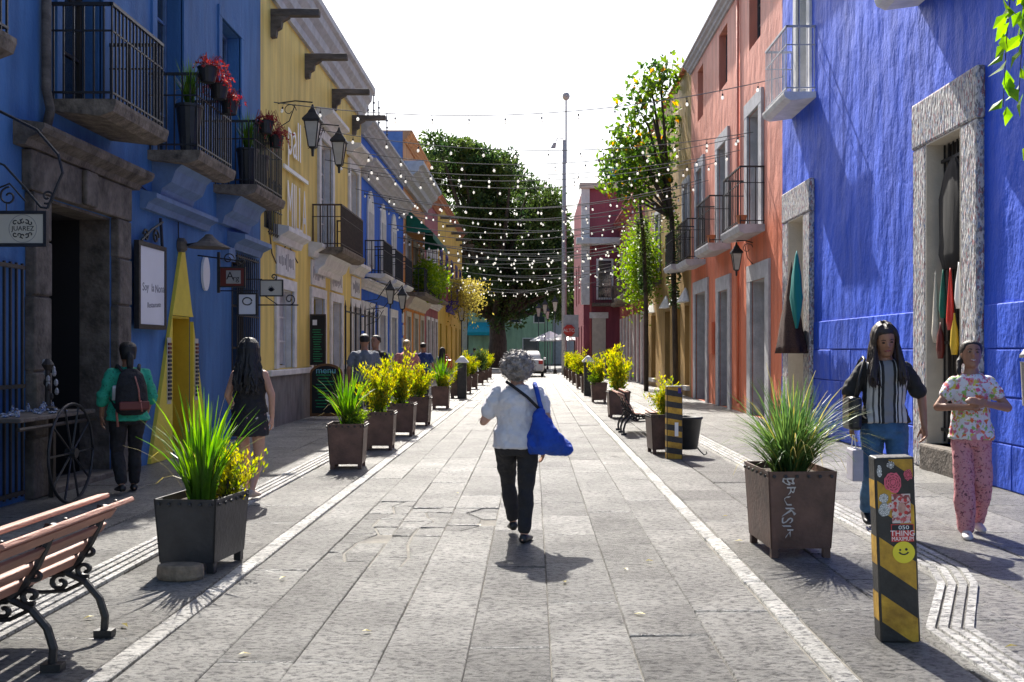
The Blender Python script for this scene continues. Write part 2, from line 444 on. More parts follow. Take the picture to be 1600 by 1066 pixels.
def slab_shape(mb, x0, x1, y0, y1, top, rng, cut=None):
    """one stone: chamfered, slightly uneven top"""
    c = 0.006
    h = [top + rng.uniform(-0.004, 0.004) for _ in range(4)]
    j = lambda: rng.uniform(-0.003, 0.003)
    P = [(x0+j(), y0+j()), (x1+j(), y0+j()), (x1+j(), y1+j()), (x0+j(), y1+j())]
    if cut: P = cut
    n = len(P)
    if n != 4: h = [top + rng.uniform(-0.012, 0.004) for _ in range(n)]
    cx = sum(p[0] for p in P)/n; cy = sum(p[1] for p in P)/n
    ins = [(p[0] + (cx-p[0])*c/max(0.05, abs(cx-p[0])), p[1] + (cy-p[1])*c/max(0.05, abs(cy-p[1]))) for p in P]
    vs = [(p[0], p[1], top-0.055) for p in P] + [(p[0], p[1], h[i]-0.006) for i, p in enumerate(P)] + [(q[0], q[1], h[i]) for i, q in enumerate(ins)]
    fs = []
    for a in (0, n):
        for i in range(n):
            k = (i+1) % n; fs.append((a+i, a+k, a+n+k, a+n+i))
    fs.append(tuple(range(2*n, 3*n)))
    mb.add(vs, fs)

def pave(root, name, cols, y0, ynear, yfar, lmin, lmax, m, rng, hole=None):
    """separate stones up to ynear, one joined part from there on"""
    far = MB()
    for (a, b) in cols:
        y = y0 + rng.uniform(0, 0.6)
        while y < yfar:
            L = rng.uniform(lmin, lmax)
            if y > ynear: L *= 1.3
            gap = rng.uniform(0.002, 0.008)
            args = (a+0.0025, b-0.0025, y, y+L-gap, rng.uniform(-0.005, 0.003), rng)
            if hole and a < hole[1] and b > hole[0] and y < hole[3] and y+L > hole[2]:
                # broken stone: cut into irregular fragments, some sunk
                n = 4
                ys = [y, y+L*0.27+rng.uniform(-.08,.08), y+L*0.52+rng.uniform(-.08,.08), y+L*0.78+rng.uniform(-.05,.05), y+L-gap]
                xm = [a + (b-a)*rng.uniform(.3,.7) for _ in range(5)]
                for q in range(4):
                    for s in range(2):
                        if rng.random() < .06: continue
                        t = 0.011
                        l0, l1 = (a+.005, a+.005) if s == 0 else (xm[q]+t, xm[q+1]+t)
                        r0, r1 = (xm[q]-t, xm[q+1]-t) if s == 0 else (b-.005, b-.005)
                        k = [rng.uniform(-.025,.025) for _ in range(4)]
                        poly = [(l0, ys[q]+t+k[0]*.4), (r0, ys[q]+t+k[1]*.4), (r1, ys[q+1]-t+k[2]*.3), (l1, ys[q+1]-t+k[3]*.3)]
                        mb = MB(); slab_shape(mb, 0,0,0,0, rng.uniform(-0.015, -0.004), rng, poly)
                        mb.build(name, m, root)
            elif y < ynear:
                mb = MB(); slab_shape(mb, *args); mb.build(name, m, root)
            else:
                slab_shape(far, *args)
            y += L
    o = far.build('distant_slabs', m, root); o['kind'] = 'stuff'

rng = random.Random(5)
b = MB(); b.box(-1.98, 1.44, 1.5, 78, -0.058, -0.018)
road = structure(b.build('road', M['joint']))
edges = [-1.91, -1.53, -1.15, -0.74, -0.32, 0.09, 0.51, 0.93, 1.36]
pave(road, 'slab', [(edges[i], edges[i+1]) for i in range(8)], 1.8, 14.0, 78, 0.75, 1.7, M['slab'], rng, hole=(-1.5, -0.4, 8.6, 9.5))
for nm, x0, x1 in (('line_stone', -2.04, -1.925), ('line_stone', 1.375, 1.49)):
    far = MB(); y = 1.8
    while y < 78:
        L = rng.uniform(0.7, 1.3)
        k = rng.uniform(-0.006, 0.006)
        args = (x0+k, x1+k, y, y+L-0.008, 0.004, rng)
        if y < 16:
            mb = MB(); slab_shape(mb, *args); mb.build(nm, M['line'], road)
        else: slab_shape(far, *args)
        y += L
    o = far.build('distant_line_stones', M['line'], road); o['kind'] = 'stuff'
for nm, cols, x0, x1 in (('pavement_left', [(-2.75,-2.06),(-3.02,-2.76),(-3.6,-3.03),(-4.3,-3.61),(-5.12,-4.31)], -5.3, -1.99),
                         ('pavement_right', [(1.51,2.05),(2.06,2.65),(3.03,3.55),(3.56,4.25),(4.26,5.12)], 1.45, 5.3)):
    b = MB(); b.box(x0, x1, 1.5, 78, -0.058, -0.018)
    pv = structure(b.build(nm, M['joint']))
    pave(pv, 'slab', cols, 1.8, 13.0, 78, 0.6, 1.5, M['slab_side'], rng)
    # tactile guide strip: flat ribs on a concrete bed
    if nm == 'pavement_right':
        path = [(2.24, 1.8), (2.24, 5.5), (2.72, 6.55), (2.84, 7.0), (2.84, 40)]
    else:
        path = [(-2.89, 1.8), (-2.89, 40)]
    if nm == 'pavement_right':
        s = MB(); s.box(2.655, 3.025, 1.8, 40, -0.05, -0.006); s.build('guide_bed', M['tactile'], pv)
    for off in (-0.105, -0.035, 0.035, 0.105):
        rb = MB()
        for (xa, ya), (xb, yb) in zip(path[:-1], path[1:]):
            d = Vector((xb-xa, yb-ya, 0)).normalized(); nrm = Vector((d.y, -d.x, 0))
            A = Vector((xa, ya, 0)) + Vector((off, 0, 0)); B = Vector((xb, yb, 0)) + Vector((off, 0, 0))
            w = 0.023
            pts = [A-nrm*w, A+nrm*w, B+nrm*w, B-nrm*w]
            rb.add([(p.x, p.y, -0.02) for p in pts] + [(p.x, p.y, 0.014) for p in pts],
                   [(0,3,2,1),(4,5,6,7),(0,1,5,4),(1,2,6,5),(2,3,7,6),(3,0,4,7)])
        rb.build('guide_rib', M['line'], pv)

# ------------------------------------------------------------------ facades
class Fac:
    """one building; u runs along the street, w out of the wall towards the street, z up"""
    def __init__(s, name, label, side, u0, u1, H, wm, X=5.1, depth=7.0):
        s.side, s.u0, s.u1, s.H, s.X, s.depth, s.wm = side, u0, u1, H, X, depth, wm
        s.root = thing(name, label, 'building', (side*X, (u0+u1)/2, 0))
        s.ops = []
    def tf(s, u, w, z): return (s.side*(s.X - w), u, z)
    def mb(s): return MB(s.tf)
    def box(s, name, m, u0, u1, w0, w1, z0, z1, parent=None, bevel=0):
        return s.mb().box(u0, u1, w0, w1, z0, z1).build(name, m, parent or s.root, bevel=bevel)
    def prism(s, name, m, prof, u0, u1, parent=None):
        return s.mb().poly_prism(prof, lambda p, q, t: (t, p, q), u0, u1).build(name, m, parent or s.root)
    def op(s, u0, u1, z0, z1, rec=0.25): s.ops.append((u0, u1, z0, z1, rec))
    def wall(s):
        us = sorted({s.u0+.003, s.u1-.003} | {o[0] for o in s.ops} | {o[1] for o in s.ops})
        zs = sorted({-0.05, s.H} | {o[2] for o in s.ops} | {o[3] for o in s.ops})
        b = s.mb()
        for i in range(len(us)-1):
            for k in range(len(zs)-1):
                cu, cz = (us[i]+us[i+1])/2, (zs[k]+zs[k+1])/2
                if any(o[0] < cu < o[1] and o[2] < cz < o[3] for o in s.ops): continue
                b.quad((us[i],0,zs[k]), (us[i+1],0,zs[k]), (us[i+1],0,zs[k+1]), (us[i],0,zs[k+1]))
        for a, c, z0, z1, r in s.ops:
            b.quad((a,0,z0),(a,-r,z0),(a,-r,z1),(a,0,z1)); b.quad((c,0,z0),(c,-r,z0),(c,-r,z1),(c,0,z1))
            b.quad((a,0,z1),(c,0,z1),(c,-r,z1),(a,-r,z1)); b.quad((a,0,z0),(c,0,z0),(c,-r,z0),(a,-r,z0))
        a, c, D, H = us[0], us[-1], -s.depth, s.H
        b.quad((a,0,-.05),(a,D,-.05),(a,D,H),(a,0,H)); b.quad((c,0,-.05),(c,D,-.05),(c,D,H),(c,0,H))
        b.quad((a,0,H),(c,0,H),(c,D,H),(a,D,H)); b.quad((a,D,-.05),(c,D,-.05),(c,D,H),(a,D,H))
        return b.build('wall', s.wm, s.root, fix=False)
    def surround(s, u0, u1, z0, z1, sw, proud, m, sill=False, name='door_surround'):
        b = s.mb()
        b.box(u0-sw, u0, -0.02, proud, z0, z1); b.box(u1, u1+sw, -0.02, proud, z0, z1)
        b.box(u0-sw, u1+sw, -0.02, proud+.004, z1, z1+sw)
        rec = next((o[4] for o in s.ops if abs(o[0]-u0) < 1e-6 and abs(o[2]-z0) < 1e-6), 0)
        if rec > .1:
            b.box(u0, u0+.012, -rec+.065, -.021, z0, z1-.012); b.box(u1-.012, u1, -rec+.065, -.021, z0, z1-.012); b.box(u0, u1, -rec+.065, -.021, z1-.012, z1-.001)
        if sill: b.box(u0-sw, u1+sw, -0.02, proud+.05, z0-.1, z0)
        return b.build(name, m, s.root, bevel=0.008)
    def window(s, u0, u1, z0, z1, rec, fm, nu=2, nz=3, op=True, name='window', gm=None, fw=0.055):
        if op: s.op(u0, u1, z0, z1, rec)
        w0, w1 = -rec+.004, -rec+.06
        b = s.mb()
        b.box(u0, u0+fw, w0, w1, z0, z1); b.box(u1-fw, u1, w0, w1, z0, z1)
        b.box(u0+fw, u1-fw, w0, w1, z0, z0+fw); b.box(u0+fw, u1-fw, w0, w1, z1-fw, z1)
        du = (u1-u0-2*fw)/nu; dz = (z1-z0-2*fw)/nz
        for i in range(1, nu): b.box(u0+fw+du*i-.02, u0+fw+du*i+.02, w0, w1-.006, z0+fw, z1-fw)
        for k in range(1, nz): b.box(u0+fw, u1-fw, w0, w1-.012, z0+fw+dz*k-.018, z0+fw+dz*k+.018)
        wo = b.build(name, fm, s.root)
        for i in range(nu):
            for k in range(nz):
                p = s.mb().box(u0+fw+du*i+.02, u0+fw+du*(i+1)-.02, w0+.008, w0+.02, z0+fw+dz*k+.02, z0+fw+dz*(k+1)-.02)
                p.build('pane', gm or M['glass'], wo)
        return wo
    def door(s, u0, u1, z0, z1, rec, m, op=True, leaves=2, handle=True):
        if op: s.op(u0, u1, z0, z1, rec)
        w0 = -rec+.004
        d = s.mb().box(u0, u1, w0, w0+.02, z0, z1).build('door', m, s.root)
        du = (u1-u0)/leaves
        for i in range(leaves):
            a, c = u0+du*i, u0+du*(i+1)
            h = z1-z0
            for za, zb in ((.06, .36), (.40, .94)):
                s.mb().box(a+.1*du, c-.1*du, w0+.02, w0+.045, z0+h*za, z0+h*zb).build('door_panel', m, d, bevel=.01)
        if handle:
            s.mb().box((u0+u1)/2-.07, (u0+u1)/2-.04, w0+.02, w0+.08, 1.0, 1.14).build('handle', M['steel'], d)
        return d
    def balcony(s, u0, u1, proj, zb, zt, ztop, sm, rm, corbel=None, bar=0.10, solid=False, r=0.009):
        sl = s.mb()
        sl.poly_prism([(-.02,zb+.06),(proj*.8,zb),(proj,zb+.05),(proj+.03,zt-.04),(proj+.03,zt),(-.02,zt)], lambda p, q, t: (t, p, q), u0-.04, u1+.04)
        so = sl.build('balcony', sm, s.root)
        b = s.mb()
        q = proj-.03
        for z, k in ((ztop, .018), (zt+.08, .011), (zt+(ztop-zt)*.72, .009)):
            b.box(u0, u0+2*k, 0, q, z-k, z+k); b.box(u1-2*k, u1, 0, q, z-k, z+k); b.box(u0, u1, q-k, q+k, z-k-.001, z+k-.001)
        n = max(2, int((u1-u0)/bar))
        for i in range(n+1):
            u = u0+.012+(u1-u0-.024)*i/n
            b.box(u-r, u+r, q-r, q+r, zt, ztop-.01)
        n = max(2, int(q/bar))
        for i in range(n):
            w = q*i/n+.02
            for u in (u0+.012, u1-.012): b.box(u-r, u+r, w-r, w+r, zt, ztop-.01)
        b.build('railing', rm, so)
        if corbel:
            c = s.mb()
            c.poly_prism([(0,zb-.42),(.10,zb-.42),(.14,zb-.30),(.26,zb-.22),(.32,zb-.06),(.42,zb+.03),(0,zb+.06)], lambda p, q2, t: (t, p, q2), u0+.12, u1-.12)
            c.build('corbel', corbel, so)
        return so
    def cornice(s, z0, h, proj, m, u0=None, u1=None, name='cornice'):
        pr = [(-.03,z0),(proj*.18,z0),(proj*.22,z0+h*.16),(proj*.42,z0+h*.26),(proj*.48,z0+h*.45),(proj*.75,z0+h*.6),(proj*.8,z0+h*.78),(proj,z0+h*.84),(proj,z0+h),(-.03,z0+h)]
        return s.prism(name, m, pr, (s.u0 if u0 is None else u0)+.004, (s.u1 if u1 is None else u1)-.004)
    def hood(s, u0, u1, z, m, proj=.22, h=.22):
        return s.prism('hood', m, [(0,z),(proj*.35,z),(proj*.5,z+h*.4),(proj,z+h*.7),(proj,z+h),(0,z+h+.05)], u0, u1)

# ---- deep blue house with the stone portal
F = Fac('blue_house', 'deep blue house in shade with old stone portal and iron balconies', -1, 4.0, 19.2, 9.0, M['blueL'])
F.op(10.68, 12.36, 0, 3.1, 1.6)
F.box('passage_shade_back', M['dark'], 10.70, 12.34, -1.60, -1.56, .02, 3.08)  # near-black back panel, the passage's darkness put into its colour
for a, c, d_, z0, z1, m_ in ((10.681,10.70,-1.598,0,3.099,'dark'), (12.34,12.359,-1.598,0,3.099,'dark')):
    F.box('passage_shade_lining', M['dark'], a, c, d_, -.36, z0, z1)  # near-black sheet painting in the shade deeper inside the portal
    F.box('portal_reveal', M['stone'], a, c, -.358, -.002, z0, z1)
F.box('passage_shade_lining', M['dark'], 10.70, 12.34, -1.55, -.36, 3.07, 3.099); F.box('passage_shade_lining', M['dark'], 10.70, 12.34, -1.55, -.36, .001, .02)
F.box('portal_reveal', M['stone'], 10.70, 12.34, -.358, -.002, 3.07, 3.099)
j = F.mb()
po = F.mb().box(10.22, 12.80, -.01, .10, 3.11, 3.52).build('portal_lintel', M['stone'], F.root, bevel=.02)
for a, c in ((10.28, 10.66), (12.38, 12.78)):
    F.box('jamb_core', M['stone'], a+.016, c-.014, -.012, .075, .0, 3.105)
    for i, (za, zb) in enumerate(((0, .62), (.63, 1.28), (1.29, 2.05), (2.06, 2.62), (2.63, 3.10))):
        F.box('jamb_stone', M['stone'], a + (.012 if i % 2 else 0), c - (.01 if i % 2 else 0), -.01, .10+.01*(i % 2), za+.004, zb-.004, bevel=.018)
F.box('keystone', M['stone'], 11.36, 11.66, .10, .16, 3.12, 3.51, po, .02)
F.prism('portal_cornice', M['stone'], [(0,3.53),(.12,3.53),(.15,3.59),(.28,3.65),(.31,3.70),(.31,3.74),(0,3.78)], 10.05, 12.98)
F.box('threshold', M['stone'], 10.62, 12.42, -.3, .12, -.03, .07, bevel=.015)
for u0, u1 in ((6.7, 8.7), (10.85, 12.35), (13.6, 15.15), (16.4, 18.2)):
    F.balcony(u0, u1, .67, 3.98, 4.16, 5.18, M['slabstone'], M['iron'], M['bluetrim'] if abs(u0-10.85) > .1 else None)
for u0, u1 in ((7.1, 8.2), (11.1, 12.1), (13.85, 14.9), (16.75, 17.85)):
    F.window(u0, u1, 4.18, 6.95, .28, M['doorwood'] if u0 < 13 else M['bluetrim'], 2, 4)
    F.surround(u0, u1, 4.18, 6.95, .17, .03, M['blueL'], name='window_surround')
# yellow triangular door surround
F.op(14.37, 15.25, 0, 2.0, .5)
t = F.mb()
zA = 2.98
lx = lambda z: 13.55+(14.77-13.55)*z/zA
rx = lambda z: 15.95-(15.95-14.87)*z/zA
for pts in ([(lx(0),0),(14.37,0),(14.37,2.0),(lx(2.0),2.0)], [(15.25,0),(rx(0),0),(rx(1.93),1.93),(15.25,1.93)]):
    t.poly_prism(pts, lambda p, q, w: (p, w, q), -.004, .05)
t.poly_prism([(14.37,2.0),(15.25,2.0),(15.20,2.07),(14.87,zA),(14.77,zA),(14.38,2.03)], lambda p, q, w: (p, w, q), -.004, .051)
ys = t.build('yellow_surround', M['yellowpaint'], F.root)
F.box('door_back', M['yellowdeep'], 14.37, 15.25, -.5, -.46, 0, 2.0, ys)
F.box('door_leaf', M['yellowpaint'], 14.372, 14.40, -.46, -.01, 0, 1.995, ys)
F.box('door_leaf', M['yellowdeep'], 15.22, 15.248, -.46, -.01, 0, 1.995, ys)
F.box('door_lintel', M['yellowpaint'], 14.40, 15.22, -.46, -.01, 1.97, 1.997, ys)
# strings of carved beads beside the yellow door
for u in (14.22, 15.38):
    for k in range(14):
        F.mb().box(u-.06, u+.06, .052, .075, 0.82+k*.058, 0.855+k*.058).build('bead_row', M['maroonsign'] if k > 10 else M['ink'], ys)
    F.mb().box(u-.075, u+.075, .050, .058, .76, 1.68).build('bead_backing', M['signcream'], ys)
# tall barred door
F.window(17.35, 18.6, 0, 3.1, .22, M['doorwood'], 2, 4)
gr = F.mb()
for i in range(12): gr.box(17.3+.12*i, 17.318+.12*i, .10, .118, .05, 3.15)
for z in (.1, 1.1, 2.1, 3.1): gr.box(17.28, 18.66, .095, .123, z-.012, z+.012)
for u in (17.28, 18.64):
    for z in (.1, 3.1): gr.box(u, u+.02, 0, .1, z-.01, z+.01)
gr.build('window_grille', M['iron'], F.root)
F.hood(17.1, 18.85, 3.2, M['bluetrim'], .3, .25)
F.hood(13.3, 15.9, 3.35, M['bluetrim'], .22, .2)
# iron gate leaf folded back on the wall
ga = F.mb()
for i in range(11): ga.box(8.95+.115*i, 8.972+.115*i, .05, .072, .06, 2.36)
for z in (.1, 1.15, 2.32): ga.box(8.93, 10.14, .045, .078, z-.02, z+.02)
ga.build('gate_leaf', M['iron'], F.root)
# electricity meter and cable runs
F.box('meter_box', M['bluetrim'], 16.75, 17.1, 0, .14, 2.98, 3.2)
c = F.mb(); c.tube([(12.95,.015,3.7),(13.4,.015,3.62),(14.7,.015,3.45),(14.72,.015,2.98)], .008); c.build('cable', M['ink'], F.root)
F.cornice(8.7, .3, .18, M['bluetrim'])
F.wall()
# downpipe seen beside the first balcony
d = F.mb(); d.tube([(10.62,.06,9),(10.62,.06,4.2),(10.62,.1,4.0),(10.62,.06,3.8)], .05, 8); d.build('downpipe', M['oldwood'], F.root, smooth=True)

# ---- yellow house
F = Fac('yellow_house', 'yellow house in shade with white door frames and heavy grey cornice', -1, 19.2, 30.5, 8.6, M['yellowL'])
for u0, u1, z0, z1, k in ((20.45,21.75,1.14,2.75,'w'), (23.65,24.95,0,2.75,'d'), (25.95,27.2,0,2.75,'d'), (28.9,30.0,0,2.75,'w2')):
    if k == 'w':
        F.window(u0, u1, 1.14, z1, .2, M['whitetrim'], 2, 3, gm=M['greytrim'])
    elif k == 'd': F.door(u0, u1, z0, z1, .25, M['chalk'] if u0 < 25 else M['greytrim'])
    else: F.door(u0, u1, z0, z1, .2, M['greytrim'])
    F.surround(u0, u1, z0, z1, .22, .05, M['whitetrim'])
    F.box('name_panel', M['whitetrim'], u0-.12, u1+.12, .0, .035, z1+.28, z1+.85)
    fl = F.mb()
    rr = random.Random(int(u0*10))
    for q in range(11):
        a = u0 + (u1-u0)*q/11 + rr.uniform(0,.03); h = rr.uniform(.12,.4)
        fl.box(a, a+.045, .036, .041, z1+.57-h/2, z1+.57+h/2)
    fl.build('painted_scrollwork', M['inkgrey'], F.root)
    F.hood(u0-.35, u1+.35, z1+.9, M['whitetrim'], .32, .3)
for a, c in ((19.62, 23.41), (25.18, 25.71), (27.43, 28.66)):
    F.box('wainscot', M['wainscot'], a, c, 0, .05, -.03, 1.0)
    F.box('wainscot_cap', M['whitetrim'], a-.02, c+.02, 0, .11, 1.0, 1.12, bevel=.015)
F.box('corner_pilaster', M['whitetrim'], 19.215, 19.45, 0, .09, 0, 1.1, bevel=.01)
F.box('corner_plinth', M['whitetrim'], 19.21, 19.6, .0, .16, 0, .28, bevel=.02)
for u0, u1 in ((24.5, 25.9), (28.5, 29.8)):
    F.window(u0, u1, 4.0, 6.6, .22, M['whitetrim'], 2, 4)
    F.surround(u0, u1, 4.0, 6.6, .24, .06, M['whitetrim'], name='window_surround')
    F.hood(u0-.4, u1+.4, 6.9, M['whitetrim'], .4, .3)
F.balcony(23.7, 26.7, .7, 3.72, 3.9, 4.88, M['slabstone'], M['brownrail'], M['whitetrim'], bar=.14, r=.014)
F.cornice(8.35, .95, .42, M['greytrim'])
for u in (20.0, 23.0, 26.1, 29.0):
    bm_ = F.mb().box(u-.08, u+.08, -.05, .95, 8.02, 8.16).build('water_spout', M['oldwood'], F.root, bevel=.02)
    F.mb().poly_prism([(0,7.6),(.10,7.62),(.12,7.75),(.2,7.8),(.22,7.92),(.36,8.0),(.36,8.02),(0,8.02)], lambda p, q, t_: (t_, p, q), u-.07, u+.07).build('spout_bracket', M['oldwood'], bm_)
# raised letters of the house front (upper row, bar, tall lower row)
le = F.mb()
text_into(le, 'pall', 1.2, lambda x, y, z: (21.75 + x*.78, .05 + z, 5.95 + y))
le.box(20.8, 23.0, .03, .07, 5.22, 5.30)
text_into(le, 'MILLA', 1.5, lambda x, y, z: (22.0 + x*.46, .05 + z, 4.45 + y))
le.build('raised_lettering', M['white'], F.root)
c = F.mb(); c.tube([(19.6,.012,4.3),(20.0,.012,3.4),(20.5,.012,3.15),(21.2,.012,3.75),(22.2,.012,3.4)], .012, 5); c.build('cable', M['oldwood'], F.root)
# small barred vent window close to the blue house
F.window(19.45, 20.3, 3.85, 4.65, .15, M['oldwood'], 2, 2)
v = F.mb()
for i in range(7): v.box(19.4+.15*i, 19.42+.15*i, .10, .12, 3.7, 4.78)
for z in (3.75, 4.2, 4.72): v.box(19.36, 20.36, .095, .125, z-.012, z+.012)
v.build('window_grille', M['iron'], F.root)
F.wall()
# iron fence standing out from the wall in front of the yellow house
f = thing('iron_fence', 'dark iron fence of upright bars in front of the yellow house', 'fence', (-4.5, 27, 0))
for i in range(8):
    y = 24.7+.72*i
    p = MB(); p.box(-4.53, -4.49, y-.02, y+.02, 0, 2.55); p.lathe([(.03,2.55),(.012,2.62),(.002,2.72)], 8, (-4.51, y, 0)); p.build('post', M['iron'], f)
for z in (.2, 1.25, 2.45): MB().box(-4.52, -4.50, 24.7, 29.74, z-.02, z+.02).build('rail', M['iron'], f)

# ---- bright blue house
F = Fac('bright_blue_house', 'bright blue house with arched white windows and pale cornice bands', -1, 30.5, 40.4, 8.4, M['blue2'])
for u0, u1 in ((31.5, 32.7), (34.2, 35.4), (36.9, 38.1)):
    a = F.mb()
    n = 8; um = (u0+u1)/2; r = (u1-u0)/2
    pts = [(u0, 4.1), (u1, 4.1)] + [(um + r*math.cos(math.pi*i/n), 5.9 + r*1.0*math.sin(math.pi*i/n)) for i in range(n+1)]
    a.poly_prism(pts, lambda p, q, w: (p, w, q), 0, .05)
    ao = a.build('arched_surround', M['whitetrim'], F.root)
    F.mb().box(u0+.22, u1-.22, .05, .07, 4.15, 5.8).build('shutter', M['greytrim'], ao)
    F.balcony(u0-.35, u1+.35, .6, 3.7, 3.85, 4.85, M['whitetrim'], M['iron'], None, bar=.16, r=.012)
for u0, u1 in ((31.3, 32.6), (34.0, 35.4), (36.8, 38.2)):
    F.door(u0, u1, 0, 2.7, .22, M['greytrim'])
    F.surround(u0, u1, 0, 2.7, .3, .05, M['whitetrim'])
F.cornice(6.7, .55, .45, M['greytrim']); F.cornice(7.95, .45, .4, M['greytrim']); F.cornice(3.35, .3, .25, M['whitetrim'])
for z in range(6): F.box('quoin', M['whitetrim'], 30.52, 30.86 + .14*(z % 2), 0, .04, .1+z*.5, .5+z*.5)
for z in range(6): F.box('quoin', M['whitetrim'], 40.04 - .14*(z % 2), 40.38, 0, .04, .1+z*.5, .5+z*.5)
F.wall()

# ---- peach and orange house, green awning
F = Fac('peach_house', 'peach and orange house with grey cornice and blue gable end', -1, 40.4, 48.4, 10.2, M['peach'])
for u0, u1 in ((41.3, 42.6), (44.0, 45.3), (46.5, 47.7)):
    F.door(u0, u1, 0, 2.9, .22, M['awning']); F.surround(u0, u1, 0, 2.9, .2, .05, M['cream'])
    F.window(u0, u1, 4.1, 6.0, .2, M['whitetrim'], 2, 3); F.surround(u0, u1, 4.1, 6.0, .2, .05, M['greytrim'], name='window_surround')
F.balcony(41.0, 48.0, .8, 3.65, 3.85, 4.8, M['slabstone'], M['iron'], M['cream'], bar=.2, r=.014)
F.cornice(8.0, 1.0, .8, M['greytrim']); F.cornice(9.8, .4, .35, M['peach'])
MB().box(-12.0, -5.12, 40.388, 40.40, 0, 10.15).build('gable_paint', M['bluetrim'], F.root)
F.wall()
aw = thing('green_awning', 'sloping green canvas awning above the balcony of the peach house', 'awning', (-5.1, 44.5, 6))
a = MB(); a.add([(-5.08,41.2,7.25),(-5.08,48.2,7.25),(-4.0,48.2,6.25),(-4.0,41.2,6.25)], [(0,1,2,3)])
a.add([(-5.08,41.2,7.22),(-5.08,48.2,7.22),(-4.0,48.2,6.22),(-4.0,41.2,6.22)], [(3,2,1,0)])
for y in (41.2, 48.2): a.add([(-5.08,y,7.25),(-4.0,y,6.25),(-5.08,y,6.25)], [(0,1,2)])
a.build('canopy', M['awning'], aw)
v = MB()
for i in range(20): v.add([(-3.998,41.2+.35*i,6.25),(-3.998,41.55+.35*i,6.25),(-3.998,41.5+.35*i,6.0),(-3.998,41.25+.35*i,6.0)], [(0,1,2,3)])
v.build('valance', M['awning'], aw)

# ---- old rose house, egg-yellow house
F = Fac('old_rose_house', 'old rose house with slim white arched openings', -1, 48.4, 55.2, 9.2, M['mauve'])
for u0, u1 in ((49.3, 50.4), (51.3, 52.4), (53.4, 54.5)):
    F.door(u0, u1, 0, 3.0, .22, M['doorwood'], handle=False); F.surround(u0, u1, 0, 3.0, .16, .05, M['whitetrim'])
    F.window(u0, u1, 4.3, 6.8, .2, M['whitetrim'], 2, 3); F.surround(u0, u1, 4.3, 6.8, .2, .05, M['whitetrim'], name='window_surround')
F.cornice(3.6, .3, .3, M['whitetrim']); F.cornice(8.8, .4, .4, M['terracotta'])
F.balcony(49, 54.6, .6, 3.9, 4.05, 5.0, M['slabstone'], M['maroon'], None, bar=.25, r=.03)
F.wall()
F = Fac('egg_yellow_house', 'egg yellow corner house with purple window bands at the street end', -1, 55.2, 74, 9.9, M['yellow2'])
M['purple'] = mat('purple_blue_paint', (0.05,0.03,0.22), 0.7, 0.1, 4)
for u0 in (56.4, 60.2, 64.0, 67.8, 71.4):
    F.window(u0, u0+1.1, 4.6, 7.0, .2, M['purple'], 2, 2); F.surround(u0, u0+1.1, 4.6, 7.0, .15, .05, M['purple'], name='window_surround')
    F.door(u0, u0+1.1, 0, 3.0, .2, M['purple'], handle=False)
    F.mb().box(u0+.3, u0+.45, -.05, 1.0, 8.8, 8.95).build('water_spout', M['oldwood'], F.root)
F.cornice(9.6, .3, .25, M['terracotta'])
F.balcony(60, 66, .7, 4.2, 4.4, 5.2, M['purple'], M['purple'], M['purple'], bar=.3, r=.02)
F.wall()

# ---- ultramarine house (sunlit side)
F = Fac('ultramarine_house', 'sunlit ultramarine house with paper-collage door surrounds and block-scored base', 1, 5.0, 20.9, 9.7, M['blueR'])
F.door(12.0, 13.06, .32, 4.13, .24, M['doorwood'], leaves=1, handle=False)
F.door(18.98, 20.1, .1, 4.03, .5, M['whitetrim'], leaves=1, handle=False)
for (u0, u1, z1, st, dp_) in ((12.0, 13.06, 4.13, .45, .19), (18.98, 20.1, 4.03, .45, .45)):
    b = F.mb()
    for a, c in ((u0-st, u0), (u1, u1+st)):
        b.box(a, c, -.01, .09, 0, z1)
    b.box(u0-st-.02, u1+st+.02, -.01, .10, z1, z1+.6)
    b.build('door_surround', M['collage'], F.root, bevel=.03)
    for a in (u0, u1):
        s_ = .004 if a == u0 else -.004
        F.mb().box(min(a, a+s_*4), max(a, a+s_*4), -dp_, .085, .0, z1-.002).build('reveal', M['cream'], F.root)
    F.mb().box(u0+.016, u1-.016, -dp_, .085, z1-.018, z1-.002).build('reveal', M['cream'], F.root)
F.box('door_step', M['stone'], 11.95, 13.1, -.22, .16, -.03, .32, bevel=.03)
F.box('door_step', M['stone'], 18.95, 20.15, -.5, .05, -.03, .1, bevel=.02)
ir = F.mb()
for i in range(8): ir.box(12.05+.13*i, 12.07+.13*i, -.13, -.11, .35, 4.1)
for z in (.5, 1.6, 2.7, 3.9): ir.box(12.02, 13.04, -.14, -.10, z-.02, z+.02)
ir.build('door_grille', M['iron'], F.root)
for u0, u1 in ((11.3, 13.5), (18.45, 20.1)):
    F.balcony(u0, u1, .55, 6.0, 6.16, 7.35, M['whitetrim'], M['greyrail'], None, bar=.11, r=.007)
    F.window(u0+.45, u1-.45, 6.2, 8.6, .25, M['whitetrim'], 2, 4)
    F.surround(u0+.45, u1-.45, 6.2, 8.6, .22, .05, M['whitetrim'], name='window_surround')
rng = random.Random(3)
z = 0.0
for row, h in enumerate((.5, .5, .52, .5)):
    u = 5.1 + (.35 if row % 2 else 0)
    while u < 20.85:
        L = rng.uniform(.75, 1.25); a, c = u+.006, min(u+L, 20.88)-.006
        for (p, q) in ((11.53, 13.53), (18.51, 20.57)):
            if a < p < c: c = p-.004
            if a < q < c and not (a < p): a = q+.004
            if p <= a and c <= q: c = a
        if c-a > .12:
            F.box('block', M['blueR'], a, c, -.02, .022+rng.uniform(-.005,.008), z+.006, z+h-.006, bevel=.012)
        u += L
    z += h
F.cornice(9.3, .45, .4, M['whitetrim'])
F.wall()

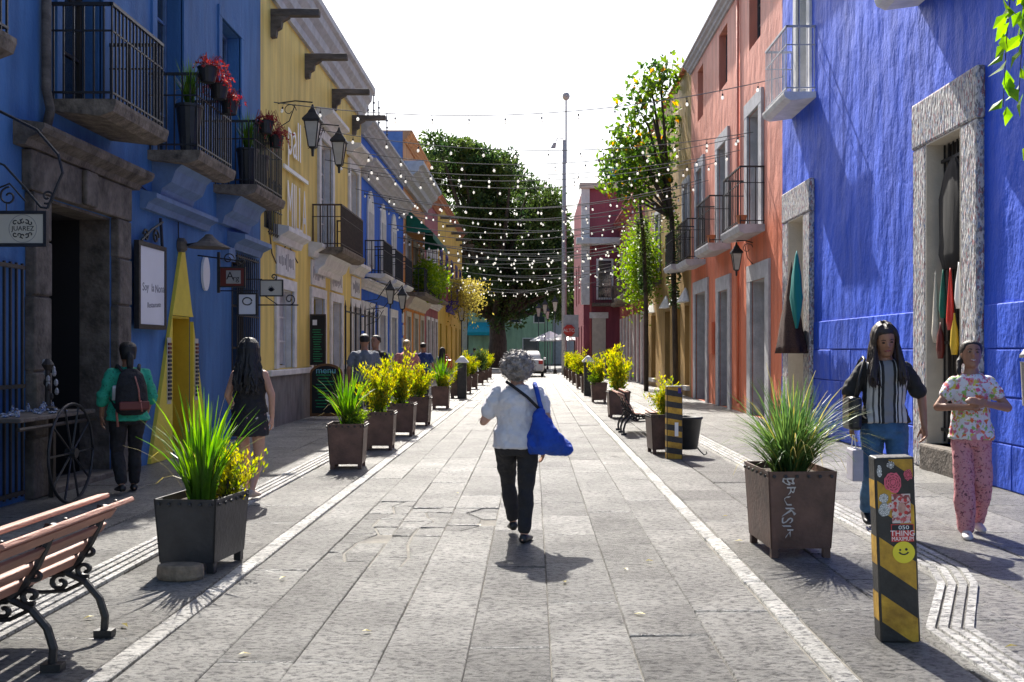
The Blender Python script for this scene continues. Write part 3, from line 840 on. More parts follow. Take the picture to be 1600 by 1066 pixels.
# ---- salmon house
F = Fac('salmon_house', 'three-storey salmon pink house with grey door frames and small balconies', 1, 20.9, 32.9, 11.1, M['pink'])
for u0, u1, z1 in ((22.3, 23.8, 3.1), (26.6, 27.9, 3.1), (30.0, 31.9, 3.25)):
    F.door(u0, u1, 0, z1, .38, M['doorgrey'], leaves=1 if u1-u0 < 1.6 else 2); F.surround(u0, u1, 0, z1, .38, .05, M['greytrim'])
for u0, u1 in ((22.9, 24.1), (26.8, 28.0), (30.6, 31.6)):
    F.window(u0, u1, 4.3, 7.0, .35, M['doorgrey'], 2, 4); F.surround(u0, u1, 4.3, 7.0, .32, .06, M['greytrim'], name='window_surround')
    F.window(u0, u1, 8.55, 10.1, .25, M['doorgrey'], 2, 3)
F.balcony(22.5, 24.5, .56, 4.07, 4.28, 5.55, M['greytrim'], M['iron'], None, bar=.17)
F.balcony(26.4, 28.5, .56, 4.07, 4.28, 5.5, M['greytrim'], M['iron'], None, bar=.17)
F.balcony(30.2, 32.2, .56, 4.0, 4.2, 5.4, M['greytrim'], M['iron'], None, bar=.17)
F.box('letter_box', M['pink'], 28.6, 29.1, 0, .1, 1.4, 2.3, bevel=.02)
F.cornice(10.35, .3, .3, M['greytrim'], u0=21.5)
dp = F.mb(); dp.tube([(25.2,.05,10.3),(25.2,.05,.2)], .035, 8); dp.build('downpipe', M['pink'], F.root, smooth=True)
F.wall()

# ---- ochre house
F = Fac('ochre_house', 'weathered ochre house with narrow openings under little white hoods', 1, 32.9, 46.4, 10.8, M['ochre'])
for u0, u1 in ((33.3, 34.3), (35.3, 36.4), (38.0, 39.4), (42.4, 44.0)):
    F.door(u0, u1, .35, 3.0, .25, M['chalk'], leaves=1, handle=False)
    b = F.mb(); b.loft([(Vector((( u0+u1)/2, .05, 3.1+.16*k)), .62*(1-k/3.2), .28*(1-k/3.2), Vector((1,0,0)), Vector((0,1,0))) for k in range(4)], 10)
    b.build('hood', M['whitetrim'], F.root)
    F.box('sill', M['whitetrim'], u0-.1, u1+.1, 0, .12, .2, .34)
F.window(33.4, 34.5, 4.6, 7.0, .25, M['greytrim'], 2, 3); F.surround(33.4, 34.5, 4.6, 7.0, .2, .05, M['greytrim'], name='window_surround')
F.window(41, 42.2, 4.6, 7.0, .25, M['greytrim'], 2, 3); F.surround(41, 42.2, 4.6, 7.0, .2, .05, M['greytrim'], name='window_surround')
F.balcony(33.1, 34.9, .6, 4.1, 4.3, 5.4, M['greytrim'], M['iron'], None, bar=.12)
F.balcony(40.5, 43.0, .7, 4.1, 4.3, 5.4, M['oldwood'], M['iron'], None, bar=.12)
for k in range(24):
    (F.mb().box(32.95+.55*k, 33.3+.55*k, -.2, .12, 10.8, 10.95)).build('roof_tile', M['terracotta'], F.root, bevel=.03)
F.wall()

# ---- rose red house with white shutters, maroon corner house
F = Fac('rose_red_house', 'rose red house striped with tall white shutters and pilasters', 1, 46.4, 60, 8.9, M['redR'])
for i in range(7):
    u = 47.0+1.85*i
    F.box('pilaster', M['whitetrim'], u, u+.5, 0, .10, 0, 3.3)
    if i % 2 == 0: F.door(u+.65, u+1.7, 0, 3.0, .2, M['greytrim'], handle=False)
    F.window(u+.6, u+1.6, 4.6, 6.9, .2, M['whitetrim'], 2, 3); F.box('shutter', M['whitetrim'], u+.05, u+.5, 0, .06, 4.5, 7.0)
F.balcony(47, 52.5, .9, 3.9, 4.15, 5.1, M['slabstone'], M['brownrail'], None, bar=.2, r=.02)
F.balcony(54, 57, .7, 3.9, 4.1, 5.0, M['slabstone'], M['brownrail'], None, bar=.2, r=.02)
F.cornice(8.5, .4, .4, M['redR'])
F.wall()
F = Fac('maroon_house', 'tall maroon corner house standing forward into the street with white corner column', 1, 60.2, 74, 11.2, M['maroon'], X=3.0, depth=9)
MB().box(2.86, 3.35, 60.02, 60.19, 4.2, 11.1).build('corner_column', M['whitetrim'], F.root)
MB().box(2.55, 9.5, 59.6, 60.19, 7.7, 8.1).build('ledge', M['whitetrim'], F.root, bevel=.06)
MB().box(2.75, 9.5, 59.9, 60.19, 11.0, 11.35).build('parapet_cap', M['cream'], F.root, bevel=.05)
MB().box(3.5, 4.3, 60.1, 60.19, 0.1, 3.4).build('pale_door', M['cream'], F.root)
MB().box(3.35, 4.45, 60.08, 60.19, 3.4, 3.75).build('door_lintel', M['whitetrim'], F.root)
MB().box(4.6, 9.0, 62, 66, 11.2, 12.6).build('roof_tank', M['teal'], F.root, bevel=.1)
wf = MB().box(3.75, 4.75, 60.10, 60.19, 4.5, 6.9).build('window', M['whitetrim'], F.root); MB().box(3.87, 4.63, 60.08, 60.099, 4.62, 6.78).build('pane', M['glass'], wf)
bl = MB().box(3.5, 5.0, 59.5, 60.19, 4.1, 4.28).build('balcony', M['slabstone'], F.root)
rl = MB()
for i in range(11): rl.box(3.53+.144*i, 3.55+.144*i, 59.52, 59.54, 4.28, 5.2)
rl.box(3.5, 5.0, 59.51, 59.55, 5.2, 5.24); rl.build('railing', M['brownrail'], bl)
MB().box(3.36, 3.46, 60.1, 60.19, 0, 7.7).build('pilaster', M['redR'], F.root)
for u0 in (62, 65.5, 69):
    F.window(u0, u0+1.3, 4.5, 7, .2, M['whitetrim'], 2, 3); F.door(u0, u0+1.3, 0, 3, .2, M['doorgrey'], handle=False)
F.wall()
for x in (5.2, 6.0):
    rs = tag(MB().lathe([(.28,12.62),(.36,13.0),(.3,13.6),(.16,14.3),(.02,15.0)], 10, (x+.6, 63, 0)).build('potted_cypress', M['tree'], None, smooth=True),
             'narrow dark cypress standing on the turquoise roof tank', 'shrub', 'roof cypresses')

# ---- buildings beyond the crossing
def far_house(name, label, x0, x1, y, H, wm, wins, depth=9):
    r_ = thing(name, label, 'building', ((x0+x1)/2, y, 0))
    MB().box(x0, x1, y, y+depth, 0, H).build('wall', wm, r_)
    MB().box(x0-.2, x1+.2, y-.25, y+.0-.003, H-.4, H).build('cornice', M['whitetrim'], r_)
    for (a, z0, w, h) in wins:
        fr = MB().box(a-.1, a+w+.1, y-.08, y-.003, z0-.1, z0+h+.1).build('window', M['whitetrim'], r_)
        MB().box(a, a+w, y-.10, y-.081, z0, z0+h).build('pane', M['glass'], fr)
    return r_
far_house('mint_house', 'mint green house behind the big tree across the far crossing', -7, 2.2, 112, 8.4, M['mint'], [(-5, 4.6, 1.2, 2.2), (-2.5, 4.6, 1.2, 2.2), (0.2, 4.6, 1.1, 2.2), (-1, .2, 1.6, 2.6)])
far_house('grey_house', 'plain grey house right of the mint green house across the crossing', 2.3, 16, 114, 9.5, M['greytrim'], [(3.5, 4.8, 1.2, 2.2), (6.5, 4.8, 1.2, 2.2)])
far_house('cream_house', 'cream house mostly hidden by trees across the far crossing', -26, -7.2, 113, 8, M['cream'], [(-12, 4.5, 1.3, 2.2), (-16, 4.5, 1.3, 2.2)])
ta = thing('turquoise_awning', 'turquoise canvas awning over the shop front of the mint green house', 'awning', (-5, 111, 3))
for x0, x1 in ((-7.0, -3.6),):
    a = MB(); a.poly_prism([(111.9,4.6),(109.8,3.5),(109.8,3.15),(111.9,3.15)], lambda p, q, t: (t, p, q), x0, x1); a.build('canopy', M['teal'], ta)
# ------------------------------------------------------------------ planters
def make_planter(w, d, h, m, name='planter'):
    """tapered steel box on short feet, bolted rim, four separate plates"""
    root = bpy.data.objects.new(name, None); COL.objects.link(root)
    f = 0.07; t = 0.012
    wb, db = w*.88, d*.90
    def plate(pts, nrm):
        b = MB(); n_ = Vector(nrm)*t
        b.add([Vector(p) for p in pts] + [Vector(p)-n_ for p in pts], [(0,1,2,3),(7,6,5,4),(0,4,5,1),(1,5,6,2),(2,6,7,3),(3,7,4,0)])
        return b.build('side_plate', m, root)
    A = [(-wb/2,-db/2,f),(wb/2,-db/2,f),(wb/2,db/2,f),(-wb/2,db/2,f)]
    T = [(-w/2,-d/2,h),(w/2,-d/2,h),(w/2,d/2,h),(-w/2,d/2,h)]
    for i, nr in enumerate(((0,-1,0),(1,0,0),(0,1,0),(-1,0,0))):
        k = (i+1) % 4; plate([A[i], A[k], T[k], T[i]], nr)
    MB().box(-wb/2+.02, wb/2-.02, -db/2+.02, db/2-.02, f, f+.02).build('base_plate', m, root)
    MB().box(-w/2+.02, w/2-.02, -d/2+.02, d/2-.02, h-.09, h-.05).build('soil', M['soil'], root)
    for x in (-1, 1):
        for y in (-1, 1):
            MB().box(x*wb/2-.03*x-.025, x*wb/2-.03*x+.025, y*db/2-.03*y-.025, y*db/2-.03*y+.025, 0, f).build('foot', m, root)
    for i in range(6):
        x = -w/2+w*(i+.5)/6
        bo = MB().lathe([(.013,0),(.013,.012),(.004,.016)], 6, (0,0,0)).build('bolt', M['rustdark'], root)
        bo.location = (x, -d/2-.002, h-.035); bo.rotation_euler = (rad(90),0,0)
    for i in range(6):
        y = -d/2+d*(i+.5)/6
        for sx in (-1, 1):
            bo2 = bo.copy(); COL.objects.link(bo2); bo2.location = (sx*(w/2+.002), y, h-.035); bo2.rotation_euler = (0, sx*rad(90), 0)
    return root

# ------------------------------------------------------------------ plants
def blade_clump(mb, n, h, spread, rng, w=.012, droop=.5, c=(0,0,0)):
    for _ in range(n):
        a = rng.uniform(0, 2*math.pi); L = h*rng.uniform(.55, 1.08)
        lean = spread*(rng.random()**.8); dr = droop*rng.uniform(.2, 1.0)*lean
        d = Vector((math.cos(a), math.sin(a), 0)); sd = Vector((-d.y, d.x, 0))
        tw = rng.uniform(-.7,.7); sd = (sd*math.cos(tw) + d*math.sin(tw))
        base = Vector(c) + d*rng.uniform(0,.07) + sd*rng.uniform(-.05,.05)
        pts = []
        N_ = 6
        for i in range(N_+1):
            t = i/N_
            th = lean*(0.35 + .65*t) + dr*1.6*t*t
            if i == 0: p = base
            else: p = pts[-1][0] + (d*math.sin(th) + Vector((0,0,math.cos(th))))*(L/N_)
            pts.append((p, w*(1-t**2.2)*.5 + .0008))
        o = len(mb.v)
        vs = []
        for p, hw in pts: vs += [p - sd*hw, p + sd*hw]
        mb.add(vs, [(2*i, 2*i+1, 2*i+3, 2*i+2) for i in range(N_)])
def leaf(mb, p, d, up, L, W):
    """one pointed leaf folded along its midrib"""
    d = d.normalized(); s = d.cross(up)
    s = s.normalized() if s.length > 1e-5 else d.orthogonal().normalized()
    n = s.cross(d)
    a, e = p, p + d*L - n*(L*.12)
    m1 = p + d*(L*.45) ; f = n*(W*.18)
    mb.add([a, m1 - s*(W/2) + f, e, m1 + s*(W/2) + f, m1], [(0,1,4),(1,2,4),(0,4,3),(4,2,3)])
def rdir(rng):
    z = rng.uniform(-1,1); a = rng.uniform(0, 2*math.pi); k = math.sqrt(1-z*z)
    return Vector((k*math.cos(a), k*math.sin(a), z))
def shrub_parts(root, rng, h, r, n, L, m, base=(0,0,0)):
    st = MB(); lf = MB()
    tips = []
    for i in range(14):
        a = rng.uniform(0, 2*math.pi); q = r*rng.uniform(.15,1)
        p0 = Vector(base) + Vector((rng.uniform(-.06,.06), rng.uniform(-.06,.06), 0))
        p2 = Vector(base) + Vector((math.cos(a)*q, math.sin(a)*q, h*rng.uniform(.55,1.0)*(1-.25*(q/r)**2)))
        p1 = (p0+p2)/2 + Vector((math.cos(a), math.sin(a), 0))*(-.06)
        st.tube([p0, p1, p2], .007, 5, .003)
        tips.append((p0, p1, p2))
    for _ in range(n):
        p0, p1, p2 = rng.choice(tips); t = rng.uniform(.25, 1.05)
        p = (p0*(1-t)*(1-t) + p1*2*t*(1-t) + p2*t*t) + rdir(rng)*rng.uniform(0, .11)
        d = (rdir(rng)*.8 + Vector((0,0,.7)) + (p-Vector(base)).normalized()*.5)
        leaf(lf, p, d, rdir(rng), L*rng.uniform(.6,1.2), L*.36)
    st.build('stems', M['bark'], root); lf.build('foliage', m, root, fix=False)
    if m is M['shrub']:
        l2 = MB()
        for _ in range(n//4):
            p0, p1, p2 = rng.choice(tips); t = rng.uniform(.05, .8)
            p = (p0*(1-t)*(1-t) + p1*2*t*(1-t) + p2*t*t) + rdir(rng)*rng.uniform(0, .12)
            leaf(l2, p, rdir(rng), rdir(rng), L*rng.uniform(.6,1.1), L*.34)
        l2.build('inner_foliage', M['shrubgreen'], root, fix=False)

def new_root(name): 
    o = bpy.data.objects.new(name, None); COL.objects.link(o); return o
rng = random.Random(21)
proto_planter = make_planter(.46, .50, .58, M['rust'])
def place_planter(loc, rz, label, group, first=[True], scale=(1,1,1)):
    if first[0]: o = proto_planter; first[0] = False
    else: o = copy_tree(proto_planter)
    o.location = loc; o.rotation_euler = (0,0,rz); o.scale = scale
    tag(o, label, 'planter', group); return o
protos = {}
def plant_proto(kind, k):
    key = (kind, k)
    if key in protos: 
        return copy_tree(protos[key])
    rg = random.Random(sum(map(ord, kind)) + 31*k)
    nm = {'spiky':'strap_leaf_plant', 'shrub':'yellow_shrub', 'bushy':'green_shrub', 'grass':'grass_plant', 'conifer':'conifer'}[kind]
    o = new_root(nm)
    if kind == 'spiky':
        b = MB(); blade_clump(b, 105, .82, .72, rg, .026, .5); b.build('leaves', M['blade'], o, fix=False)
        b = MB(); blade_clump(b, 16, .75, 1.2, rg, .009, .9); b.build('dry_leaves', M['dryplant'], o, fix=False)
    elif kind == 'grass':
        b = MB(); blade_clump(b, 480, .68, 1.15, rg, .012, .8); b.build('leaves', M['blade2'], o, fix=False)
        b = MB(); blade_clump(b, 60, .75, 1.35, rg, .006, .9); b.build('dry_leaves', M['dryplant'], o, fix=False)
    elif kind == 'shrub': shrub_parts(o, rg, .82, .42, 1500, .075, M['shrub'])
    elif kind == 'bushy': shrub_parts(o, rg, .45, .30, 900, .06, M['shrubgreen'])
    elif kind == 'conifer': shrub_parts(o, rg, 1.1, .28, 1500, .08, M['tree'])
    protos[key] = o
    return o
def place_plant(kind, k, loc, label, cat='plant', group=None, s=1.0, rz=None):
    o = plant_proto(kind, k); o.location = loc; o.scale = (s,s,s)
    o.rotation_euler = (0,0, rng.uniform(0,6) if rz is None else rz)
    tag(o, label, cat, group); return o

# the two planters nearest the bench and the bollard are plates of their own size
pl = make_planter(.44, .56, .50, M['rustdark']); pl.location = (-2.30, 7.15, 0); pl.rotation_euler = (0,0,rad(-7))
tag(pl, 'blackened steel planter beside the wooden bench with a stone in front', 'planter')
o = place_plant('spiky', 1, (-2.30, 7.12, .42), 'tall bright green strap-leaved plant in the blackened planter by the bench', s=1.0)
o = place_plant('bushy', 1, (-2.16, 7.34, .40), 'small yellow-green bush beside the strap-leaved plant by the bench', 'shrub', s=.9)
for ch in o.children:
    if ch.name.startswith('foliage'): ch.data.materials[0] = M['shrub']
st = MB(); st.loft([(Vector((0,0,z)), .155*k, .085*k, Vector((1,0,0)), Vector((0,1,0))) for z, k in ((0,.93),(.02,1),(.07,1.0),(.095,.95),(.10,.85))], 20)
st = st.build('stone_block', mat('tan_stone', (.24,.18,.12), .85, .25, 14, .6, 40), None, smooth=False, bevel=.004); st.location = (-2.31, 6.72, .001)
tag(st, 'rounded tan stone lying in front of the blackened planter', 'stone')
pl = make_planter(.50, .72, .63, M['rust']); pl.location = (1.93, 7.72, 0); pl.rotation_euler = (0,0,rad(2))
tag(pl, 'large rusty planter with white graffiti scrawl beside the sticker-covered post', 'planter')
gf = MB(); text_into(gf, 'BRUKSIK', .115, lambda x, y, z: (-.10 + y*(.75+.35*math.sin(x*23)) - .03*x, -.36*(1)-.004 - z*.5 - (x+.35)*-.0 , .37 - x), .001)
gv = []
for (x, y, z) in gf.v:      # follow the tapered front plate
    k = (z-.07)/.56; gv.append((x + .016*math.sin(z*41) + .008*math.sin(z*97), -(.72*.90/2 + (.72/2-.72*.90/2)*k) - .004 , z))
gf.v = gv
go = gf.build('graffiti', M['white'], None, fix=False); go.parent = pl
o = place_plant('grass', 1, (1.93, 7.66, .53), 'spreading clump of thin arching grass in the graffitied rusty planter', s=1.12)

LG = 'planters along the pavement by the blue and yellow houses'
RG = 'planters along the pavement by the salmon house'
place_planter((-2.36, 13.1, 0), rad(3), 'rusty planter with strap-leaved plant facing the yellow house chalkboard', LG)
place_plant('spiky', 1, (-2.36, 13.1, .5), 'dark green strap-leaved plant in the planter facing the yellow house chalkboard', s=.95)
place_plant('bushy', 2, (-2.22, 12.98, .5), 'low yellowish growth at the foot of the strap-leaved plant facing the yellow house', 'shrub', s=.6)
for i, y in enumerate((15.6, 18.1, 20.6)):
    place_planter((-2.32+.02*i, y, 0), rad(rng.uniform(-4,4)), 'rusty planter holding a bushy yellow shrub opposite the yellow house', LG)
    place_plant('shrub', 1+i % 3, (-2.32+.02*i, y, .5), 'bushy yellow-green shrub in a planter opposite the yellow house', 'shrub', 'yellow shrubs opposite the yellow house', s=(1.0,1.12,.95)[i])
place_planter((-2.38, 26.6, 0), 0, 'rusty planter with spiky plant opposite the end of the yellow house', LG)
place_plant('spiky', 1, (-2.38, 26.7, .5), 'spiky green plant in the planter opposite the end of the yellow house', s=1.1)
place_plant('bushy', 1, (-2.22, 26.4, .5), 'round grey-green bush under the spiky plant opposite the yellow house', 'shrub', s=.8)
for i, y in enumerate((32.4, 36, 40, 45, 49.5, 54)):
    place_planter((-2.36, y, 0), rad(rng.uniform(-4,4)), 'distant rusty planter in the row before the bright blue and peach houses', 'distant planters by the bright blue house')
    if i in (1, 2, 4, 5):
        place_plant('shrub', 1+i % 3, (-2.36, y, .5), 'yellow shrub in the distant row before the bright blue and peach houses', 'shrub', 'distant yellow shrubs by the bright blue house', s=(1,1.15,1,.9,1.25,1.05)[i])
place_plant('conifer', 1, (-2.3, 45, .5), 'dark conical conifer among the distant yellow shrubs', 'conifer', s=1.05)
place_plant('bushy', 1, (-2.36, 32.4, .5), 'low green bush in the planter beside the white-capped post by the bright blue house', 'shrub')
place_planter((1.92, 15.0, 0), rad(4), 'rusty planter with a sparse yellow shrub behind the black and yellow striped post', RG)
place_plant('shrub', 2, (1.95, 15.1, .45), 'sparse yellow shrub behind the black and yellow striped post', 'shrub', s=.78)
place_planter((1.92, 22.9, 0), rad(2), 'rusty planter with a tall yellow shrub opposite the salmon house doors', RG, scale=(1.05,1,1.05))
place_plant('shrub', 1, (1.92, 22.9, .5), 'tall yellow shrub in the planter opposite the salmon house doors', 'shrub', s=1.3)
place_planter((1.93, 29.8, 0), 0, 'rusty planter with a yellow shrub opposite the far end of the salmon house', RG)
place_plant('shrub', 2, (1.98, 29.8, .5), 'yellow shrub opposite the far end of the salmon house', 'shrub', s=1.1)
place_plant('bushy', 2, (1.82, 29.6, .5), 'grey-green low bush beside the yellow shrub at the far end of the salmon house', 'shrub', s=.9)
for i, y in enumerate((36.5, 40.5, 45, 49, 53, 57)):
    place_planter((1.95, y, 0), rad(rng.uniform(-4,4)), 'distant rusty planter in the row before the ochre and rose red houses', 'distant planters by the ochre house')
    place_plant('shrub' if i != 0 else 'bushy', 1+i % 3, (1.95, y, .5), 'yellow shrub in the distant row before the ochre and rose red houses' if i else 'grey-green bush in the planter next to the white-capped post by the ochre house', 'shrub', 'distant yellow shrubs by the ochre house' if i else None, s=(1.05,1.2,.9,1.1,1.0,1.2)[i])
# black tub next to the striped post
tb = thing('plant_tub', 'tapered black plastic tub standing by the striped post', 'tub', (2.18, 14.62, 0))
MB().lathe([(.17,.10),(.175,.11),(.235,.52),(.25,.53),(.25,.56),(.22,.56),(.21,.50)], 24, (2.18,14.62,0)).build('tub_body', M['blackpot'], tb, smooth=True)
MB().lathe([(.21,.46),(.21,.49)], 20, (2.18,14.62,0)).build('soil', M['soil'], tb)
ft = MB()
for a in (0, 2.1, 4.2):
    c_, s_ = math.cos(a), math.sin(a)
    ft.tube([(2.18+.17*c_, 14.62+.17*s_, .12), (2.18+.22*c_, 14.62+.22*s_, .06), (2.18+.27*c_, 14.62+.27*s_, .012), (2.18+.31*c_, 14.62+.31*s_, .03), (2.18+.30*c_, 14.62+.30*s_, .06)], .010, 6)
ft.build('scroll_foot', M['iron'], tb)

# ------------------------------------------------------------------ cast-iron benches
def make_bench(name='bench'):
    """local: length along +Y 0..1.36, back towards +X, seat towards -X"""
    r = new_root(name)
    L = 1.36
    def plank(cx, cz, w, t, tilt, nm, m):
        b = MB(); c_, s_ = math.cos(tilt), math.sin(tilt)
        o_ = [(-w/2,-t/2),(w/2,-t/2),(w/2,t/2),(-w/2,t/2)]
        b.poly_prism([(cx+p*c_-q*s_, cz+p*s_+q*c_) for p, q in o_], lambda p, q, t_: (p, t_, q), 0, L)
        return b.build(nm, m, r, bevel=.008)
    for i in range(5): plank(-.56+.105*i, .43+.012*abs(i-2), .085, .03, 0.03*(i-2), 'seat_slat', M['benchwood'])
    for i in range(4): plank(-.055+.052*i, .50+.098*i, .072, .026, rad(66-2*i), 'back_slat', M['benchwood'])
    plank(.16, .862, .13, .034, rad(24), 'top_rail', M['benchwood'])
    plank(.055, .905, .07, .03, rad(10), 'top_rail', M['benchwood'])
    def frame(y):
        b = MB()
        def bar(pts, w=.018):
            b.tube([(p[0], y, p[1]) for p in pts], w, 6)
        def curl(cx, cz, r0, a0, turns, sgn=1, w=.014):
            pts = []
            for i in range(15):
                t = i/14; a = a0 + sgn*turns*2*math.pi*t; q = r0*(1-.75*t)
                pts.append((cx + q*math.cos(a), cz + q*math.sin(a)))
            bar(pts, w)
        bar([(.11,.86),(.075,.74),(.03,.62),(-.03,.50),(-.10,.42)], .02)
        bar([(.075,.86),(.04,.74),(-.01,.62),(-.07,.50)], .012)
        bar([(-.60,.415),(-.40,.40),(-.22,.40),(-.08,.42)], .018)
        bar([(-.10,.42),(.0,.36),(.075,.25),(.105,.13),(.10,.04)], .02)
        bar([(-.56,.41),(-.50,.33),(-.52,.18),(-.60,.05)], .02)
        bar([(.0,.36),(-.10,.30),(-.22,.29),(-.36,.30),(-.50,.33)], .014)
        curl(-.13, .35, .055, 1.2, 1.1); curl(-.32, .35, .05, 1.9, 1.1, -1); curl(.0, .44, .05, -1.2, 1.1, -1)
        curl(.02, .56, .04, 2.5, 1.0)
        for x, z in ((.10, .0), (-.60, .0)):
            b.box(x-.045, x+.05, y-.03, y+.03, z, z+.045)
        return b.build('iron_frame', M['iron'], r, smooth=False)
    for y in (.10, .68, 1.26): frame(y)
    for y in (.10, .68, 1.26):
        for dx, z in ((.16, .884),):
            MB().lathe([(.010,z),(.010,z+.010),(.003,z+.014)], 8, (dx, y, 0)).build('bolt', M['iron'], r)
    return r
bn = make_bench(); bn.location = (-2.35, 4.12, 0); bn.scale = (1, 1, .80)
tag(bn, 'red-brown slatted bench with scrolled black iron frames beside the blackened planter', 'bench')
b2 = copy_tree(bn); b2.location = (1.72, 19.4, 0); b2.rotation_euler = (0,0,rad(180)); b2.scale = (1,1,.85)
tag(b2, 'black iron slatted bench between planters opposite the salmon house', 'bench')

# ------------------------------------------------------------------ striped posts
def sticker_disc(mb, cx, cz, r, y, n=28, sx=1.0):
    mb.add([(cx + sx*r*math.cos(2*math.pi*i/n), y, cz + r*math.sin(2*math.pi*i/n)) for i in range(n)], [tuple(range(n))])
def rect(mb, x0, x1, z0, z1, y): mb.add([(x0,y,z0),(x1,y,z0),(x1,y,z1),(x0,y,z1)], [(0,1,2,3)])
def make_post(stripe_h, slope, name='bollard', w=.20, d=.13, H=.955):
    r = new_root(name)
    MB().box(-w/2, w/2, -d/2, d/2, 0, H).build('post_body', M['postblack'], r, bevel=.012)
    # diagonal yellow bands painted on the front face and sides
    z = -.02; k = 0
    hw = w/2-.010
    while z < H:
        za, zb = z, z+stripe_h
        def cl(v): return max(.004, min(H-.012, v))
        b = MB(); y = -d/2-.0015
        n = 6
        for i in range(n):
            xa = -hw+2*hw*i/n; xb = -hw+2*hw*(i+1)/n
            fa = slope*(hw-xa)/(2*hw); fb = slope*(hw-xb)/(2*hw)
            q = [cl(za+fa), cl(za+fb), cl(zb+fb), cl(zb+fa)]
            if max(q)-min(q) < .01: continue
            b.add([(xa,y,q[0]),(xb,y,q[1]),(xb,y,q[2]),(xa,y,q[3])], [(0,1,2,3)])
        for sx in (-1, 1):
            f = slope*(0 if sx > 0 else 1)
            a_, c_ = cl(za+f), cl(zb+f)
            if c_-a_ > .01:
                x = sx*(w/2+.0015); b.add([(x,-d/2+.012,a_),(x,d/2-.012,a_),(x,d/2-.012,c_),(x,-d/2+.012,c_)], [(0,1,2,3)])
        if b.f: b.build('yellow_band', M['postyellow'], r, fix=False)
        z += stripe_h*2; k += 1
    return r
bp = make_post(.145, .13)
bp.location = (1.895, 5.32, 0); bp.rotation_euler = (0, rad(-2.0), rad(-4))
tag(bp, 'black and yellow post covered in stickers with a yellow smiley', 'bollard')
yf = -.065-.004
def stick(nm, fn, mats, y=yf):
    b = MB(); fn(b, y); o_ = b.build(nm, mats, None, fix=False); o_.parent = bp; return o_
def smile(b, y):
    b.mi = 0; sticker_disc(b, .03, .465, .056, y)
    b.mi = 1; sticker_disc(b, .012, .478, .0055, y-.001, 10); sticker_disc(b, .043, .480, .008, y-.001, 5)
    for i in range(9):
        a0 = math.pi*(1.12+.76*i/9); a1 = math.pi*(1.12+.76*(i+1)/9)
        P_ = lambda a, q: (.030+q*math.cos(a), y-.001, .474+q*.8*math.sin(a))
        b.add([P_(a0,.020),P_(a1,.020),P_(a1,.029),P_(a0,.029)], [(0,1,2,3)])
stick('smiley_sticker', smile, [mat('sticker_yellow', (.72,.62,.03), .45, .04, 8), M['ink']])
M['stickred'] = mat('sticker_red', (.50,.04,.04), .5, .1, 30)
M['stickpink'] = mat('sticker_pink', (.62,.10,.16), .5, .2, 40)
M['stickpaper'] = speckle('printed_portrait_paper', (.55,.50,.47), [(.5,.12,.12),(.62,.35,.35),(.25,.06,.06)], 38, .55)
M['stickgrey'] = mat('sticker_grey', (.30,.31,.30), .6, .25, 30)
def paper(b, y):
    b.mi = 0; rect(b, -.022, .072, .615, .765, y)
    b.mi = 1
    b.add([(.028+.020*math.cos(6.283*i/16), y-.001, .692+.030*math.sin(6.283*i/16)) for i in range(16)], [tuple(range(16))])
    b.mi = 2
    for i in range(7):
        a = 6.283*i/7
        sticker_disc(b, .026+.034*math.cos(a), .700+.040*math.sin(a), .0095, y-.0015, 8)
stick('portrait_sticker', paper, [M['stickpaper'], mat('portrait_skin', (.45,.25,.2), .6, .2, 40), M['stickred']])
def redst(b, y):
    b.mi = 0; rect(b, -.030, .084, .520, .610, y)
    b.mi = 1; rect(b, -.026, .080, .578, .606, y-.0008)
    b.mi = 2
    text_into(b, '050', .028, lambda x, yy, z: (.034+x*1.3, y-.0014, .592+yy), 0)
    text_into(b, 'THING', .040, lambda x, yy, z: (.027+x, y-.0014, .562+yy), 0)
    text_into(b, 'MAXIMUM', .030, lambda x, yy, z: (.027+x*.8, y-.0014, .534+yy), 0)
stick('lettered_sticker', redst, [M['stickred'], M['ink'], M['white']])
def blob(cx, cz, r, sx, sd):
    def fn(b, y):
        rg = random.Random(sd)
        b.mi = 0
        b.add([(cx + sx*r*(1+.16*rg.uniform(-1,1))*math.cos(6.283*i/18), y, cz + r*(1+.16*rg.uniform(-1,1))*math.sin(6.283*i/18)) for i in range(18)], [tuple(range(18))])
        b.mi = 1
        for q in (.75, .5, .28):
            for i in range(9):
                a0 = 6.283*i/9+q; a1 = a0+.45
                P_ = lambda a, k: (cx+sx*k*math.cos(a), y-.001, cz+k*math.sin(a))
                b.add([P_(a0,r*q),P_(a1,r*q),P_(a1,r*q+.004),P_(a0,r*q+.004)], [(0,1,2,3)])
    return fn
stick('pink_sticker', blob(-.012, .825, .052, .85, 3), [M['stickpink'], M['maroonsign']])
stick('pink_sticker', blob(.066, .862, .030, .7, 4), [M['stickpink'], M['maroonsign']])
stick('grey_sticker', blob(-.062, .745, .024, 1.0, 5), [M['stickgrey'], M['white']])
stick('grey_sticker', blob(-.060, .685, .036, .8, 6), [M['stickgrey'], M['white']], yf-.0006)
stick('round_sticker', blob(-.020, .915, .019, 1, 7), [M['white'], M['ink']])
stick('torn_sticker', blob(-.078, .885, .030, .45, 8), [M['white'], M['ink']])
stick('red_dot_sticker', blob(-.028, .705, .016, .9, 9), [M['stopred'], M['white']], yf-.0012)
p2_ = make_post(.075, .03, w=.22); p2_.location = (1.96, 14.2, 0); p2_.rotation_euler = (0,0,rad(3)); p2_.scale = (1,1,1.06)
tag(p2_, 'black and yellow striped post beside the black tub', 'bollard')
stp = MB(); rect(stp, .045, .09, .86, .93, yf); o = stp.build('blue_sticker', M['purple'], None, fix=False); o.parent = p2_
